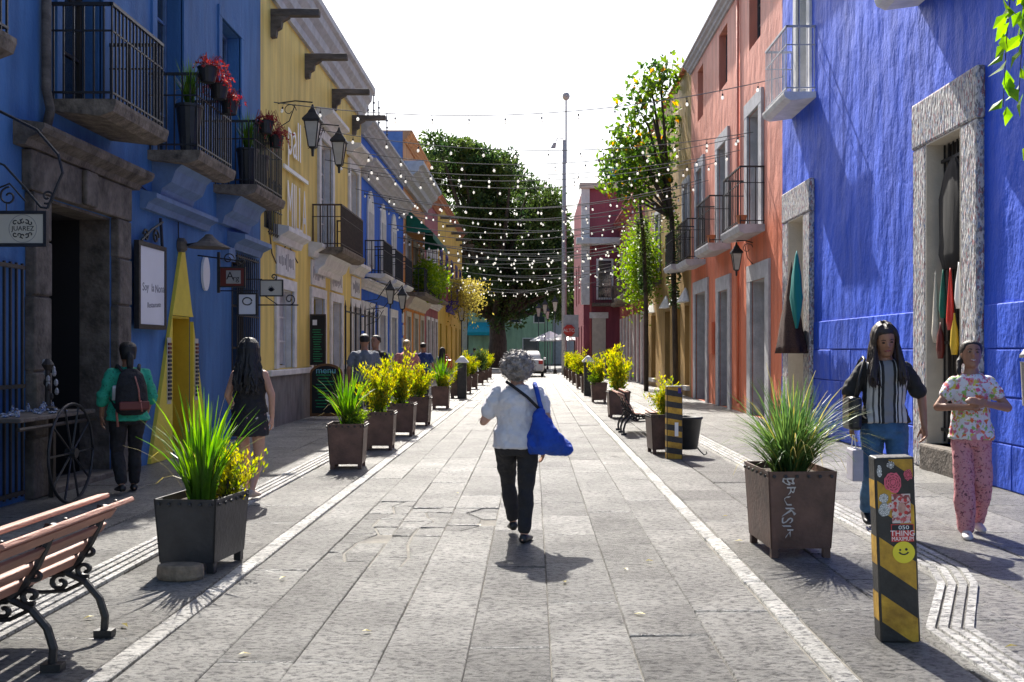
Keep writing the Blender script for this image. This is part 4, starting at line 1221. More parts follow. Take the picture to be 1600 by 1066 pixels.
stp = MB(); rect(stp, .0, .05, .30, .48, yf); o = stp.build('white_sticker', M['white'], None, fix=False); o.parent = p2_
# square posts with white pyramid caps
def cap_post(loc, label):
    r = thing('capped_post', label, 'bollard', loc)
    x, y, _ = loc
    MB().box(x-.14, x+.14, y-.14, y+.14, 0, 1.12).build('post_body', M['postblack'], r, bevel=.01)
    b = MB(); b.loft([(Vector((x,y,z)), q, q, Vector((.7071,.7071,0)), Vector((-.7071,.7071,0))) for z, q in ((1.12,.27),(1.15,.29),(1.30,.10),(1.34,.02))], 4)
    b.build('white_cap', M['white'], r)
cap_post((-2.2, 32.0, 0), 'dark square post with white pyramid cap by the bright blue house')
cap_post((1.85, 34.0, 0), 'dark square post with white pyramid cap by the ochre house')

# ------------------------------------------------------------------ string lights
bulb_me = None
def make_bulb():
    b = MB()
    b.mi = 0; b.tube([(0,0,0),(0,0,-.10)], .006, 5); b.lathe([(.012,-.16),(.024,-.15),(.024,-.10),(.010,-.095)], 8)
    b.mi = 1; b.lathe([(.004,-.262),(.028,-.25),(.040,-.225),(.042,-.205),(.030,-.175),(.018,-.158)], 10)
    o_ = b.build('bulb', [M['ink'], M['bulb']], None, smooth=True)
    me = o_.data; bpy.data.objects.remove(o_); return me
bulb_me = make_bulb()
deps = [20.0, 22.6, 23.7, 24.9, 26.4, 28.0, 29.2, 30.8, 32.2, 33.4, 34.6, 35.8, 37.0, 38.4, 40.0, 41.5, 43.0, 44.5, 46.0, 48.0, 50.0, 52.0, 54.0, 56.0, 58.0, 59.5]
rs = random.Random(8)
for i, y in enumerate(deps):
    dz = .028*(y-20); zl, zr = 6.45-dz+rs.uniform(-.2,.25), 6.75-dz+rs.uniform(-.25,.25)
    sag = rs.uniform(.45,.75)
    y2 = y + rs.uniform(-.6,.9)
    xr = 5.05 if y < 58 else 3.0
    hl = next(n for a, n in ((30.5,'yellow'),(40.4,'bright blue'),(48.4,'peach'),(55.2,'old rose'),(99,'egg yellow')) if y < a); hr_ = next(n for a, n in ((20.9,'ultramarine'),(32.9,'salmon'),(46.4,'ochre'),(60,'rose red'),(99,'maroon')) if y+.3 < a)
    s_ = thing('string_light', 'cable of pale bulbs strung overhead between the '+hl+' and '+hr_+' houses', 'string light', (0, (y+y2)/2, 0), 'bulb strings overhead')
    def cat(t): return Vector((-5.05+(xr+5.05)*t, y+(y2-y)*t, zl+(zr-zl)*t - sag*4*t*(1-t)))
    w_ = MB(); w_.tube([cat(t/24) for t in range(25)], .009 if y < 30 else .013, 4); w_.build('wire', M['wire'], s_)
    n = 14 if y < 40 else 13
    ph = rs.uniform(.2,.8)
    for k in range(n):
        c_ = cat((k+ph)/n)
        bo = bpy.data.objects.new('bulb', bulb_me); COL.objects.link(bo); bo.parent = s_
        bo.location = c_ - s_.location; bo.rotation_euler = (rs.uniform(-.15,.15), rs.uniform(-.15,.15), 0)
        q = .72 if y < 40 else .95
        bo.scale = (q,q,q)

# ------------------------------------------------------------------ lanterns, signs
def lantern(loc, s, label, bracket_to=None, post=None):
    r = thing('lantern', label, 'lantern', loc)
    x, y, z = loc
    b = MB()
    X = Vector((.7071,.7071,0)); Y = Vector((-.7071,.7071,0))
    R_ = lambda q, zz: (Vector((x,y,z+zz*s)), q*s, q*s, X, Y)
    MB().loft([R_(.19,.52),R_(.25,.54),R_(.25,.57),R_(.12,.70),R_(.10,.74),R_(.05,.80),R_(.02,.88)], 4).build('lantern_roof', M['iron'], r)
    MB().loft([R_(.03,-.16),R_(.04,-.02),R_(.08,.0),R_(.10,.03)], 4).build('lantern_foot', M['iron'], r)
    f = MB()
    for a in range(4):
        d = Vector((math.cos(math.pi/4+a*math.pi/2), math.sin(math.pi/4+a*math.pi/2), 0))
        d = Vector((math.cos(a*math.pi/2+math.pi/4), math.sin(a*math.pi/2+math.pi/4), 0))
        f.tube([Vector((x,y,z+.02*s))+d*.10*s, Vector((x,y,z+.54*s))+d*.20*s], .012*s, 4)
    f.build('lantern_frame', M['iron'], r)
    MB().loft([R_(.09,.03),R_(.18,.52)], 4).build('lantern_glass', mat('lantern_glass', (.5,.48,.42), .25, .1, 5) if 'lg' not in M else M['lg'], r)
    if bracket_to is not None:
        bx, bz = bracket_to
        g_ = MB(); g_.tube([(bx,y,bz),((bx+x)/2,y,bz+.05),(x,y,z+.92*s)], .014, 6)
        g_.tube([(bx,y,bz-.5),((bx*2+x)/3,y,bz-.35),((bx+x)/2,y,bz-.02)], .010, 6)
        pts = []
        for i in range(16):
            t = i/15; a = 6.0*t; q = .14*(1-.7*t); pts.append(((bx*2+x)/3 + q*math.cos(a), y, bz-.14 + q*math.sin(a)))
        g_.tube(pts, .008, 5)
        g_.build('bracket', M['iron'], r)
    if post:
        MB().lathe([(.11,0),(.11,.2),(.05,.3),(.035,.6),(.03,z-.14*s)], 10, (x,y,0)).build('lamp_post', M['iron'], r, smooth=True)
    return r
M['lg'] = mat('lantern_glass', (.5,.48,.42), .25, .1, 5)
lantern((-4.4, 20.5, 5.55), 1.0, 'black wall lantern on iron bracket beside the raised letters', (-5.1, 6.45))
lantern((-4.4, 23.3, 5.70), 1.0, 'black wall lantern on iron bracket beside the white upper window', (-5.1, 6.6))
lantern((4.72, 23.7, 3.35), .75, 'black wall lantern under the balcony of the salmon house', (5.1, 4.0))
lantern((-4.3, 31.0, 2.9), .8, 'double-bracket black lantern nearest the wall of the bright blue house', (-5.1, 3.0))
lantern((-3.95, 31.1, 2.75), .8, 'outer black lantern of the pair on the bright blue house', (-5.1, 2.75))
lantern((-4.3, 62, 3.3), 1.5, 'brown lantern on a tall post by the egg yellow house', None, True)
for i, (x, y) in enumerate(((.75, 70), (.35, 76), (1.1, 82), (1.35, 66))):
    lantern((x+.1, y, 4.0), 1.2, 'slim black street lamp at the far crossing', None, True)['group'] = 'street lamps at the crossing'

def sign_board(name, label, c, w, h, bm_, fm, axis='x', t=.03, frame=.03):
    """framed board; axis 'x' faces the camera side (-Y), 'u' lies parallel to a wall"""
    r = thing(name, label, 'sign', c)
    x, y, z = c
    if axis == 'x':
        MB().box(x-w/2, x+w/2, y-t/2, y+t/2, z-h/2, z+h/2).build('board', bm_, r)
        f = MB()
        for a, b_, cc, d in ((-w/2-frame, -w/2, -h/2-frame, h/2+frame), (w/2, w/2+frame, -h/2-frame, h/2+frame)): f.box(x+a, x+b_, y-t*.8, y+t*.8, z+cc, z+d)
        f.box(x-w/2, x+w/2, y-t*.8, y+t*.8, z+h/2, z+h/2+frame); f.box(x-w/2, x+w/2, y-t*.8, y+t*.8, z-h/2-frame, z-h/2)
    else:
        MB().box(x-t/2, x+t/2, y-w/2, y+w/2, z-h/2, z+h/2).build('board', bm_, r)
        f = MB()
        for a, b_ in ((-w/2-frame, -w/2), (w/2, w/2+frame)): f.box(x-t*.8, x+t*.8, y+a, y+b_, z-h/2-frame, z+h/2+frame)
        f.box(x-t*.8, x+t*.8, y-w/2, y+w/2, z+h/2, z+h/2+frame); f.box(x-t*.8, x+t*.8, y-w/2, y+w/2, z-h/2-frame, z-h/2)
    f.build('frame', fm, r)
    return r
def scroll(mb, cx, y, cz, r0, a0, turns, sgn=1, w=.010, ax='x'):
    pts = []
    for i in range(22):
        t = i/21; a = a0+sgn*turns*6.283*t; q = r0*(1-.8*t)
        pts.append((cx+q*math.cos(a), y, cz+q*math.sin(a)) if ax == 'x' else (y, cx+q*math.cos(a), cz+q*math.sin(a)))
    mb.tube(pts, w, 5)
# round-emblem sign in front of the stone portal
sg = sign_board('hanging_sign', 'cream hanging sign reading JUAREZ with black scroll emblem by the portal', (-4.74, 9.5, 2.63), .42, .27, M['signcream'], M['iron'])
e = MB(); yy = 9.5-.017
text_into(e, 'JUAREZ', .062, lambda x, y, z: (-4.72+x, yy-z, 2.63+y), .001)
for sgn in (1, -1):
    for q in range(5):
        a = (.16*(q-2)); 
        sc = []
        for i in range(12):
            t = i/11; an = (1.57+a*2.2) - t*5.0*(1 if q % 2 else -1); rr = .024*(1-.7*t)
            sc.append((-4.72+.036*(q-2)+rr*math.cos(an), yy-.001, 2.63+sgn*(.066-.006*abs(q-2)+rr*math.sin(an))))
        e.tube(sc, .0048, 4)
e.build('emblem', M['ink'], sg)
rg_ = MB(); rg_.tube([(-4.72+.128*math.cos(6.283*i/40), yy, 2.63+.128*math.sin(6.283*i/40)) for i in range(41)], .0022, 4); rg_.build('emblem_ring', M['inkgrey'], sg)
br = MB(); br.tube([(-5.1,9.5,3.30),(-4.9,9.5,3.22),(-4.7,9.5,3.0),(-4.56,9.5,2.83),(-4.5,9.5,2.82)], .011, 6)
br.tube([(-5.1,9.5,2.95),(-4.85,9.5,3.05),(-4.7,9.5,2.88)], .009, 6); scroll(br, -4.86, 9.5, 2.93, .09, 1.5, 1.2)
scroll(br, -4.50, 9.5, 2.93, .07, -2, 1.2); br.tube([(-4.5,9.5,2.82),(-4.36,9.5,3.15),(-4.40,9.5,3.32),(-4.6,9.5,3.55),(-5.1,9.5,3.8)], .014, 6)
for x in (-4.88, -4.60): br.tube([(x,9.5,2.79),(x,9.5,2.88)], .006, 5)
br.build('bracket', M['iron'], sg)
# framed white poster parallel to the wall
sg = sign_board('framed_poster', 'tall white poster in black frame on scrolled bracket on blue wall', (-5.0, 13.42, 2.34), .86, 1.0, M['poster'], M['iron'], 'u', .04, .06)
xx = -5.0+.022
for wd, sz, cy_, cz_ in (('Soy', .15, 13.18, 2.32), ('la', .15, 13.43, 2.32), ('Nona', .15, 13.68, 2.32), ('Restaurante', .10, 13.48, 2.1)):
    e = MB(); text_into(e, wd, sz, lambda x, y, z: (xx+z, cy_+x, cz_+y+x*.06), .001); e.build('handwritten_word', M['inkgrey'], sg)
br = MB(); br.tube([(-5.05,13.95,1.85),(-5.05,13.97,2.9),(-5.05,13.9,3.3)], .022, 6); scroll(br, 13.7, -5.04, 3.02, .11, 0, 1.3, 1, .016, 'y'); scroll(br, 13.35, -5.04, 3.0, .09, 3, 1.2, -1, .016, 'y'); br.tube([(-5.04,13.2,2.92),(-5.04,13.55,3.1),(-5.04,13.95,3.25)], .016, 6)
br.build('bracket', M['iron'], sg)
# dark red sign with silver plate
sg = sign_board('hanging_sign', 'dark red hanging sign with silver square lettered Arg beside the yellow triangle', (-4.57, 15.6, 2.62), .36, .27, M['maroonsign'], M['iron'], 'x', .03, .02)
MB().box(-4.66, -4.44, 15.575, 15.584, 2.52, 2.72).build('plate', M['silver'], sg)
e = MB(); text_into(e, 'A', .17, lambda x, y, z: (-4.60+x, 15.572-z, 2.635+y), .001); text_into(e, 'rg', .12, lambda x, y, z: (-4.51+x, 15.572-z, 2.60+y), .001); e.build('lettering', M['ink'], sg)
br = MB(); br.box(-4.80, -4.76, 15.58, 15.62, 2.38, 3.0); br.tube([(-5.1,15.6,2.95),(-4.4,15.6,2.86)], .012, 6); scroll(br, -4.63, 15.6, 2.90, .09, 0, 1.2); scroll(br, -4.42, 15.6, 2.86, .06, 2, 1.2); br.build('bracket', M['iron'], sg)
# gooseneck lamp above the yellow triangle
gl = thing('wall_lamp', 'dark flared lamp shade on a short arm above the yellow triangle', 'lamp', (-4.85, 14.75, 3.0))
b = MB(); b.tube([(-5.1,14.75,3.08),(-5.0,14.75,3.02),(-4.85,14.75,3.04),(-4.75,14.75,3.05)], .02, 6); b.build('arm', M['iron'], gl)
MB().lathe([(.30,2.98),(.28,3.0),(.16,3.06),(.07,3.14),(.05,3.17),(.01,3.18)], 16, (-4.66,14.75,0)).build('shade', M['oldwood'], gl)
MB().lathe([(.05,2.92),(.09,2.96),(.09,3.06),(.05,3.12)], 10, (-5.06,14.75,0)).build('wall_plate', M['oldwood'], gl)
# oval plaque, picture frame, plant sign
ov = MB(); ov.poly_prism([(14.95+.17*math.cos(6.283*i/24), 2.70+.27*math.sin(6.283*i/24)) for i in range(24)], lambda p, q, t: (t, p+.95, q), -5.095, -5.06)
tag(ov.build('oval_plaque', M['poster']), 'white oval plaque on the blue wall beside the red hanging sign', 'plaque')
sg = sign_board('hanging_picture', 'small white panel with dark ring in black frame under the red sign', (-4.62, 16.6, 2.25), .27, .32, M['poster'], M['iron'], 'x', .02, .025)
b = MB(); b.tube([(-4.62+.075*math.cos(.4*i), 16.585, 2.30+.06*math.sin(.4*i)) for i in range(16)], .010, 5); b.build('ring', M['ink'], sg)
MB().tube([(-5.1,16.6,2.47),(-4.45,16.6,2.47)], .010, 6).build('bracket', M['iron'], sg)
sg = sign_board('hanging_sign', 'pale hanging sign with agave drawing on long iron bracket at the yellow house corner', (-4.46, 17.5, 2.57), .36, .25, M['signcream'], M['iron'], 'x', .03, .02)
b = MB()
for k in range(7):
    a = rad(-60+20*k); q = .085*(1-.25*abs(k-3)/3)
    d = Vector((math.sin(a), 0, math.cos(a))); n_ = Vector((d.z,0,-d.x))
    p0 = Vector((-4.46, 17.482, 2.515)); b.add([p0-n_*.012, p0+n_*.012, p0+d*q*.6+n_*.011, p0+d*q*1.2, p0+d*q*.6-n_*.011], [(0,1,2,3,4)])
b.build('agave_drawing', M['ink'], sg, fix=False)
br = MB(); br.tube([(-5.1,17.5,2.28),(-4.0,17.5,2.28)], .013, 6); br.tube([(-4.58,17.5,2.44),(-4.35,17.5,2.28)], .009, 6); scroll(br, -4.15, 17.5, 2.38, .10, -1.5, 1.3); scroll(br, -4.42, 17.5, 2.76, .06, -1.5, 1.2); scroll(br, -4.85, 17.5, 2.40, .1, -1.5, 1.2, -1)
br.tube([(-5.1,17.5,2.75),(-4.9,17.5,2.72),(-4.62,17.5,2.72)], .009, 6); br.build('bracket', M['iron'], sg)
# chalkboards in front of the yellow house
cb = thing('a_frame_chalkboard', 'arched wooden chalkboard standing at the yellow house doorway', 'sign', (-4.55, 22.6, 0))
def arch(y0, z0, z1, w): return [(-4.55-w, z0), (-4.55+w, z0)] + [(-4.55+w*math.cos(math.pi*i/10), z1+w*.6*math.sin(math.pi*i/10)) for i in range(11)]
b = MB(); b.poly_prism(arch(0, .05, 1.0, .36), lambda p, q, t: (p, t, q), 22.58, 22.62); b.build('frame', mat('brown_board', (.2,.09,.03), .7, .2, 6), cb)
b = MB(); b.poly_prism(arch(0, .12, .98, .31), lambda p, q, t: (p, t, q), 22.56, 22.578); bo = b.build('board', M['chalk'], cb)
b = MB()
rr = random.Random(4)
for k in range(12):
    z = .25+k*.07; a = -4.55-.24+rr.uniform(0,.08); b.box(a, a+rr.uniform(.2,.4), 22.553, 22.558, z, z+.025)
b.build('chalk_lines', M['chalkgreen'], bo)
b = MB(); text_into(b, 'menu', .2, lambda x, y, z: (-4.55+x, 22.552-z, 1.06+y), .001); b.build('chalk_word', M['chalkblue'], bo)
cb = sign_board('wall_chalkboard', 'tall chalkboard menu with green lines in the yellow house doorway', (-4.88, 23.3, 1.75), .3, 1.1, M['chalk'], M['doorwood'], 'x')
b = MB()
for k in range(14): b.box(-5.01+rr.uniform(0,.04), -4.77-rr.uniform(0,.08), 23.278, 23.283, 1.25+k*.055, 1.27+k*.055)
b.build('chalk_lines', M['chalkgreen'], cb); MB().box(-5.0, -4.9, 23.278, 23.283, 2.08, 2.2).build('label_card', M['poster'], cb)
MB().box(-4.91, -4.85, 23.31, 23.35, 0, 1.2).build('stand', M['doorwood'], cb)

# ------------------------------------------------------------------ vendor's cart at the portal
ct = thing('vendor_cart', 'dark wooden vendor cart with spoked wheel at the stone portal', 'cart', (-4.8, 9.9, 0))
MB().box(-5.04, -4.50, 9.0, 10.55, .86, .90).build('cart_top', M['oldwood'], ct, bevel=.01)
for y in (9.05, 10.5): MB().box(-4.95, -4.90, y-.03, y+.03, 0, .86).build('leg', M['doorwood'], ct)
MB().tube([(-4.52,9.0,.80),(-4.52,10.6,.80)], .02, 6).build('rail', M['doorwood'], ct)
wh = MB(); cx, cy, cz = -4.50, 10.0, .50
wh.tube([(cx, cy+.48*math.cos(6.283*i/36), cz+.48*math.sin(6.283*i/36)) for i in range(37)], .016, 6)
wo = wh.build('wheel', M['iron'], ct, smooth=True)
for k in range(10):
    a = 6.283*k/10; MB().tube([(cx,cy,cz),(cx,cy+.47*math.cos(a),cz+.47*math.sin(a))], .011, 5).build('spoke', M['iron'], wo)
MB().tube([(cx-.05,cy,cz),(cx+.05,cy,cz)], .05, 10).build('hub', M['iron'], wo)
rr = random.Random(12)
M['trinket'] = speckle('coloured_trinkets', (.25,.28,.35), [(.05,.12,.35),(.5,.5,.5),(.12,.08,.07)], 60, .56)
for k in range(34):
    x, y = rr.uniform(-4.98,-4.56), rr.uniform(9.05,10.5); q = rr.uniform(.014,.03)
    if k < 10: m_ = MB().lathe([(q*.7,.902),(q,.91),(q,.95),(q*.5,.97),(q*.4,.985)], 8, (x,y,0))
    else: m_ = MB().lathe([(q*.5,.902),(q*1.2,.908),(q*1.2,.914),(q*.8,.922),(q*.2,.926)], 8, (x,y,0))
    tag(m_.build('trinket' if k >= 10 else 'small_jar', M['trinket']), 'small shiny trinket laid out on the vendor cart' if k >= 10 else 'little glass jar standing on the vendor cart', 'trinket' if k >= 10 else 'jar', 'trinkets on the cart' if k >= 10 else 'jars on the cart')
ds = thing('jewellery_stand', 'dark upright jewellery stand on the vendor cart', 'stand', (-4.85, 10.25, .9))
MB().lathe([(.09,.902),(.09,.93),(.03,.95),(.025,1.3),(.06,1.36),(.02,1.42)], 10, (-4.85,10.25,0)).build('stem', M['doorwood'], ds)
for k in range(16): MB().lathe([(.01,0),(.022,.02),(.02,.05),(.006,.07)], 6, (-4.85+rr.uniform(-.07,.07), 10.25+rr.uniform(-.07,.07), 1.0+rr.uniform(0,.35))).build('pendant', M['silver'] if k % 2 else M['doorwood'], ds)

# hanging garments at the ultramarine doors
M['net'] = mat('brown_openwork_net', (.06,.028,.022), .9, .5, 60, .5, 80)
M['weave'] = banded('striped_woven_cloth', [(0,(.0,.18,.17)),(.40,(.35,.03,.06)),(.46,(.6,.6,.62)),(.55,(.35,.08,.10)),(.64,(.55,.55,.6)),(.72,(.06,.16,.4)),(.80,(.5,.05,.06)),(.88,(.6,.6,.6))], 'Z', -.9)
def cone_cloth(name, label, cat, c, prof, m, folds=7, seed=1):
    x, y, z = c; rg = random.Random(seed); b = MB(); n = 28; rings = []
    vs, fs = [], []
    for (q, zz) in prof:
        for k in range(n):
            a = 6.283*k/n; r_ = q*(1+.13*math.sin(folds*a+zz*3)); vs.append((x+(.45 if x < 5 else .16)*r_*math.cos(a), y+r_*math.sin(a), z+zz))
    for i in range(len(prof)-1):
        for k in range(n): fs.append((i*n+k, i*n+(k+1) % n, (i+1)*n+(k+1) % n, (i+1)*n+k))
    fs.append(tuple(range(n))); fs.append(tuple(range((len(prof)-1)*n, len(prof)*n)))
    b.add(vs, fs); return tag(b.build(name, m, None, smooth=True), label, cat)
cone_cloth('net_poncho', 'brown openwork net garment hanging in the white ultramarine-house doorway', 'garment', (4.80, 19.0, 1.45), [(.55,0),(.50,.15),(.36,.6),(.20,1.1),(.05,1.55),(.01,1.7)], M['net'])
cl = cone_cloth('striped_cloth', 'teal and striped woven cloth hanging next to the brown net garment', 'cloth', (4.76, 18.45, 2.25), [(.04,-.35),(.14,-.1),(.22,.2),(.16,.6),(.06,.95),(.01,1.05)], M['weave'], 5)
for k, (u, z0, z1, m_, lab) in enumerate(((12.15, 2.0, 2.55, 'white', 'white fringed tassel'), (12.4, 1.75, 2.5, 'stopred', 'red tassel'), (12.62, 1.9, 2.5, 'awning', 'green tassel'), (12.85, 1.6, 2.5, 'cream', 'cream knitted pouch'), (12.28, 1.45, 1.95, 'yellowdeep', 'mustard pouch'), (12.7, 1.4, 1.85, 'maroonsign', 'dark red pouch'))):
    tag(MB().loft([(Vector((5.06, u, z)), q*.6, q, Vector((1,0,0)), Vector((0,1,0))) for z, q in ((z0,.05),(z0+.12,.075),(z0+.3,.06),(z1-.06,.02),(z1,.012))], 8).build('hanging_tassel', M[m_], None, smooth=True),
        lab + ' hanging in the tall dark doorway of the ultramarine house', 'tassel')
cone_cloth('dark_shawl', 'dark lace shawl hanging in the tall dark doorway of the ultramarine house', 'garment', (5.14, 12.5, 2.5), [(.28,0),(.40,.2),(.38,.9),(.25,1.2),(.08,1.35)], M['dark'], 9)
# wall-mounted bin at the ultramarine house
wb_ = thing('wall_bin', 'grey metal cylinder bin with domed lid on the ultramarine wall', 'bin', (4.9, 10.12, .95))
MB().lathe([(.09,.95),(.10,.96),(.12,1.38),(.125,1.39),(.11,1.39)], 20, (4.95,10.12,0)).build('bin_body', M['steel'], wb_, smooth=False)
MB().lathe([(.13,1.43),(.125,1.46),(.08,1.52),(.01,1.55)], 20, (4.95,10.12,0)).build('lid', M['steel'], wb_, smooth=True)
MB().box(4.93, 5.09, 10.10, 10.14, 1.1, 1.46).build('mount', M['steel'], wb_)

# ------------------------------------------------------------------ stop sign, pole, parasols
ss = thing('stop_sign', 'red octagonal stop sign reading ALTO at the far crossing', 'sign', (2.15, 60, 0))
MB().tube([(2.15,60.03,0),(2.15,60.03,3.0)], .03, 8).build('sign_post', M['polegrey'], ss)
b = MB(); b.poly_prism([(2.15+.36*math.cos(math.pi/8+math.pi/4*i), 2.68+.36*math.sin(math.pi/8+math.pi/4*i)) for i in range(8)], lambda p, q, t: (p, t, q), 59.97, 59.99); b.build('plate', M['stopred'], ss)
b = MB(); text_into(b, 'ALTO', .27, lambda x, y, z: (2.15+x, 59.965-z, 2.68+y), .001); b.build('lettering', M['white'], ss)
MB().box(1.8, 2.7, 60.05, 60.08, 2.3, 3.6).build('backing_panel', M['greytrim'], ss)
pp = thing('utility_pole', 'tall grey utility pole with lamp arm and thin antenna', 'pole', (1.98, 64, 0))
MB().lathe([(.17,0),(.15,6),(.11,14.6),(.02,14.7)], 10, (1.98,64,0)).build('pole', M['polegrey'], pp, smooth=True)
MB().tube([(2.1,64,13.2),(2.1,64,17.2)], .055, 6).build('antenna', M['polegrey'], pp)
MB().ell((2.1,64,17.4), .24, .24, .26).build('antenna_dish', M['polegrey'], pp, smooth=True)
MB().tube([(1.98,64,14.4),(1.9,64,14.75),(1.6,64,14.8),(1.45,64,14.6)], .035, 6).build('lamp_arm', M['polegrey'], pp)
MB().loft([(Vector((1.40,64,14.5)), .1, .08, Vector((1,0,0)), Vector((0,1,0))), (Vector((1.28,64,14.15)), .17, .12, Vector((1,0,0)), Vector((0,1,0)))], 8).build('lamp_head', M['polegrey'], pp)
for x, y in ((1.3, 76), (2.6, 73)):
    u_ = thing('parasol', 'white cafe parasol open at the far crossing', 'parasol', (x, y, 0), 'cafe parasols')
    MB().tube([(x,y,0),(x,y,2.9)], .03, 6).build('pole', M['polegrey'], u_)
    MB().loft([(Vector((x,y,2.2)), 1.5, 1.5, Vector((1,0,0)), Vector((0,1,0))), (Vector((x,y,2.25)), 1.5, 1.5, Vector((1,0,0)), Vector((0,1,0))), (Vector((x,y,2.95)), .05, .05, Vector((1,0,0)), Vector((0,1,0)))], 8).build('canopy', M['white'], u_)

# ------------------------------------------------------------------ white saloon car seen from behind
cr = thing('parked_car', 'white saloon car stopped at the end of the street', 'car', (-.2, 58, 0))
M['carwhite'] = mat('white_car_paint', (.72,.72,.73), .25, .02, 3, spec=.6)
M['tail'] = mat('red_tail_lamp', (.5,.02,.02), .2, .1, 5)
X = Vector((1,0,0)); Z = Vector((0,0,1))
def ring(y, w, z0, z1, k=.16):
    """rounded-rectangle section at depth y"""
    pts = []
    for sx, sz in ((1,1),(-1,1),(-1,-1),(1,-1)):
        for q in range(4):
            a = {(1,1):0,(-1,1):90,(-1,-1):180,(1,-1):270}[(sx,sz)] + 30*q
            cxx = sx*(w/2-k); czz = (z1-k) if sz > 0 else (z0+k)
            pts.append((-.2+cxx+k*math.cos(rad(a)), y, czz+k*math.sin(rad(a))))
    return pts
def skin(rings, name, m, par, smooth=True):
    b = MB(); n = len(rings[0]); vs = [p for r_ in rings for p in r_]; fs = []
    for i in range(len(rings)-1):
        for k in range(n): fs.append((i*n+k, i*n+(k+1) % n, (i+1)*n+(k+1) % n, (i+1)*n+k))
    fs.append(tuple(range(n))); fs.append(tuple(range((len(rings)-1)*n, len(rings)*n)))
    b.add(vs, fs); return b.build(name, m, par, smooth=smooth)
body = skin([ring(58.0,1.58,.38,.88), ring(58.08,1.66,.30,1.0), ring(58.6,1.70,.26,1.02), ring(60.0,1.72,.24,.98), ring(61.4,1.70,.24,.94), ring(62.0,1.6,.28,.80), ring(62.15,1.5,.34,.7)], 'body', M['carwhite'], cr)
cabin = skin([ring(58.45,1.36,.92,1.06,.06), ring(58.75,1.32,.92,1.34,.10), ring(59.1,1.22,.92,1.47,.12), ring(60.0,1.22,.92,1.49,.12), ring(60.6,1.28,.92,1.34,.1), ring(61.1,1.4,.92,1.0,.04)], 'cabin', M['carwhite'], cr)
b = MB(); b.add([(-.2-.60,58.50,1.06),(-.2+.60,58.50,1.06),(-.2+.50,58.96,1.42),(-.2-.50,58.96,1.42)], [(0,1,2,3)]); b.build('rear_window', mat('car_glass', (.12,.2,.24), .08, .1, 3, spec=.9), cabin, fix=False)
for sx in (-1, 1):
    MB().box(-.2+sx*.66-.13, -.2+sx*.66+.13, 57.99, 58.10, .72, .95).build('tail_light', M['tail'], cr, bevel=.03)
    for y in (58.75, 61.3):
        w_ = MB().tube([(-.2+sx*.70,y,.31),(-.2+sx*.86,y,.31)], .31, 18).build('wheel', M['postblack'], cr, bevel=.03)
        MB().tube([(-.2+sx*.861,y,.31),(-.2+sx*.868,y,.31)], .18, 14).build('rim', M['steel'], w_)
    MB().box(-.2+sx*.93-.08, -.2+sx*.93+.08, 60.4, 60.5, .96, 1.1).build('mirror', M['carwhite'], cr, bevel=.03)
MB().box(-.2-.26, -.2+.26, 57.975, 57.99, .56, .68).build('number_plate', M['poster'], cr)
MB().box(-.2-.8, -.2+.8, 57.96, 58.1, .36, .50).build('bumper', M['carwhite'], cr, bevel=.04)
MB().box(-.2-.7, -.2+.7, 58.05, 58.2, .2, .33).build('underside', M['postblack'], cr)

# ------------------------------------------------------------------ trees
def tree(name, label, base, trunk, clumps, n, L, m, seed, tr=.45):
    rg = random.Random(seed)
    r = thing(name, label, 'tree', base)
    t = MB(); B = Vector(base)
    top = B + Vector((0,0,trunk))
    t.tube([B, B+Vector((.15,0,trunk*.5)), top], [tr*1.25, tr, tr*.8], 12)
    cs = []
    for c, q in clumps:
        c = Vector(c)
        t.tube([top-Vector((0,0,.4)), (top+c)/2 + Vector((rg.uniform(-.5,.5), rg.uniform(-.5,.5), -.2)), c], [tr*.55, tr*.32, tr*.08], 7)
        cs.append((c, q))
    t.build('trunk', M['bark'], r, smooth=True)
    lf = MB()
    tot = sum(q**2 for _, q in cs)
    for c, q in cs:
        subs = [c + rdir(rg)*q*rg.uniform(.45,1.0) for _ in range(13)]
        k = int(n*q*q/tot)
        for i in range(k):
            s_ = rg.choice(subs); d = rdir(rg)
            p = s_ + Vector((d.x, d.y, d.z*.75))*q*.42*(rg.random()**.4)
            leaf(lf, p, d + Vector((0,0,.25)), rdir(rg), L*rg.uniform(.6,1.3), L*.55)
    lf.build('crown', m, r, fix=False)
    return r
rt = random.Random(17)
cl = []
prof = ((-10.6,19.0),(-9.4,19.4),(-7.8,20.3),(-6.2,19.8),(-4.4,19.2),(-3.0,18.6),(-1.8,17.8),(-.2,16.2),(1.4,14.6),(3.4,12.4))
for i in range(98):
    x = rt.uniform(-10.4, 3.2)
    zt = next(z0+(z1-z0)*(x-x0)/(x1-x0) for (x0, z0), (x1, z1) in zip(prof[:-1], prof[1:]) if x0 <= x <= x1)
    q = rt.uniform(1.0, 2.1)
    z = zt-q-.2 if i % 3 == 0 else rt.uniform(5.6, zt-q)
    cl.append(((x, 88+rt.uniform(-4.5,4.5), z + rt.uniform(-.5,.4)), q))
tree('laurel_tree', 'huge dark laurel tree filling the end of the street', (-3.1, 88, 0), 4.6, cl, 70000, .36, M['tree'], 5, .75)
cl = [((-11+rt.uniform(-4.5,4), 98+rt.uniform(-3,3), rt.uniform(9,18.5)), rt.uniform(1.6,2.6)) for _ in range(18)]
tree('laurel_tree', 'dark laurel tree showing above the peach and yellow roofs', (-11, 98, 0), 7, cl, 16000, .42, M['tree'], 6, .5)
cl = [((4.5+rt.uniform(-3,4), 96+rt.uniform(-3,3), rt.uniform(5.5,11.5)), rt.uniform(1.3,2.2)) for _ in range(12)]
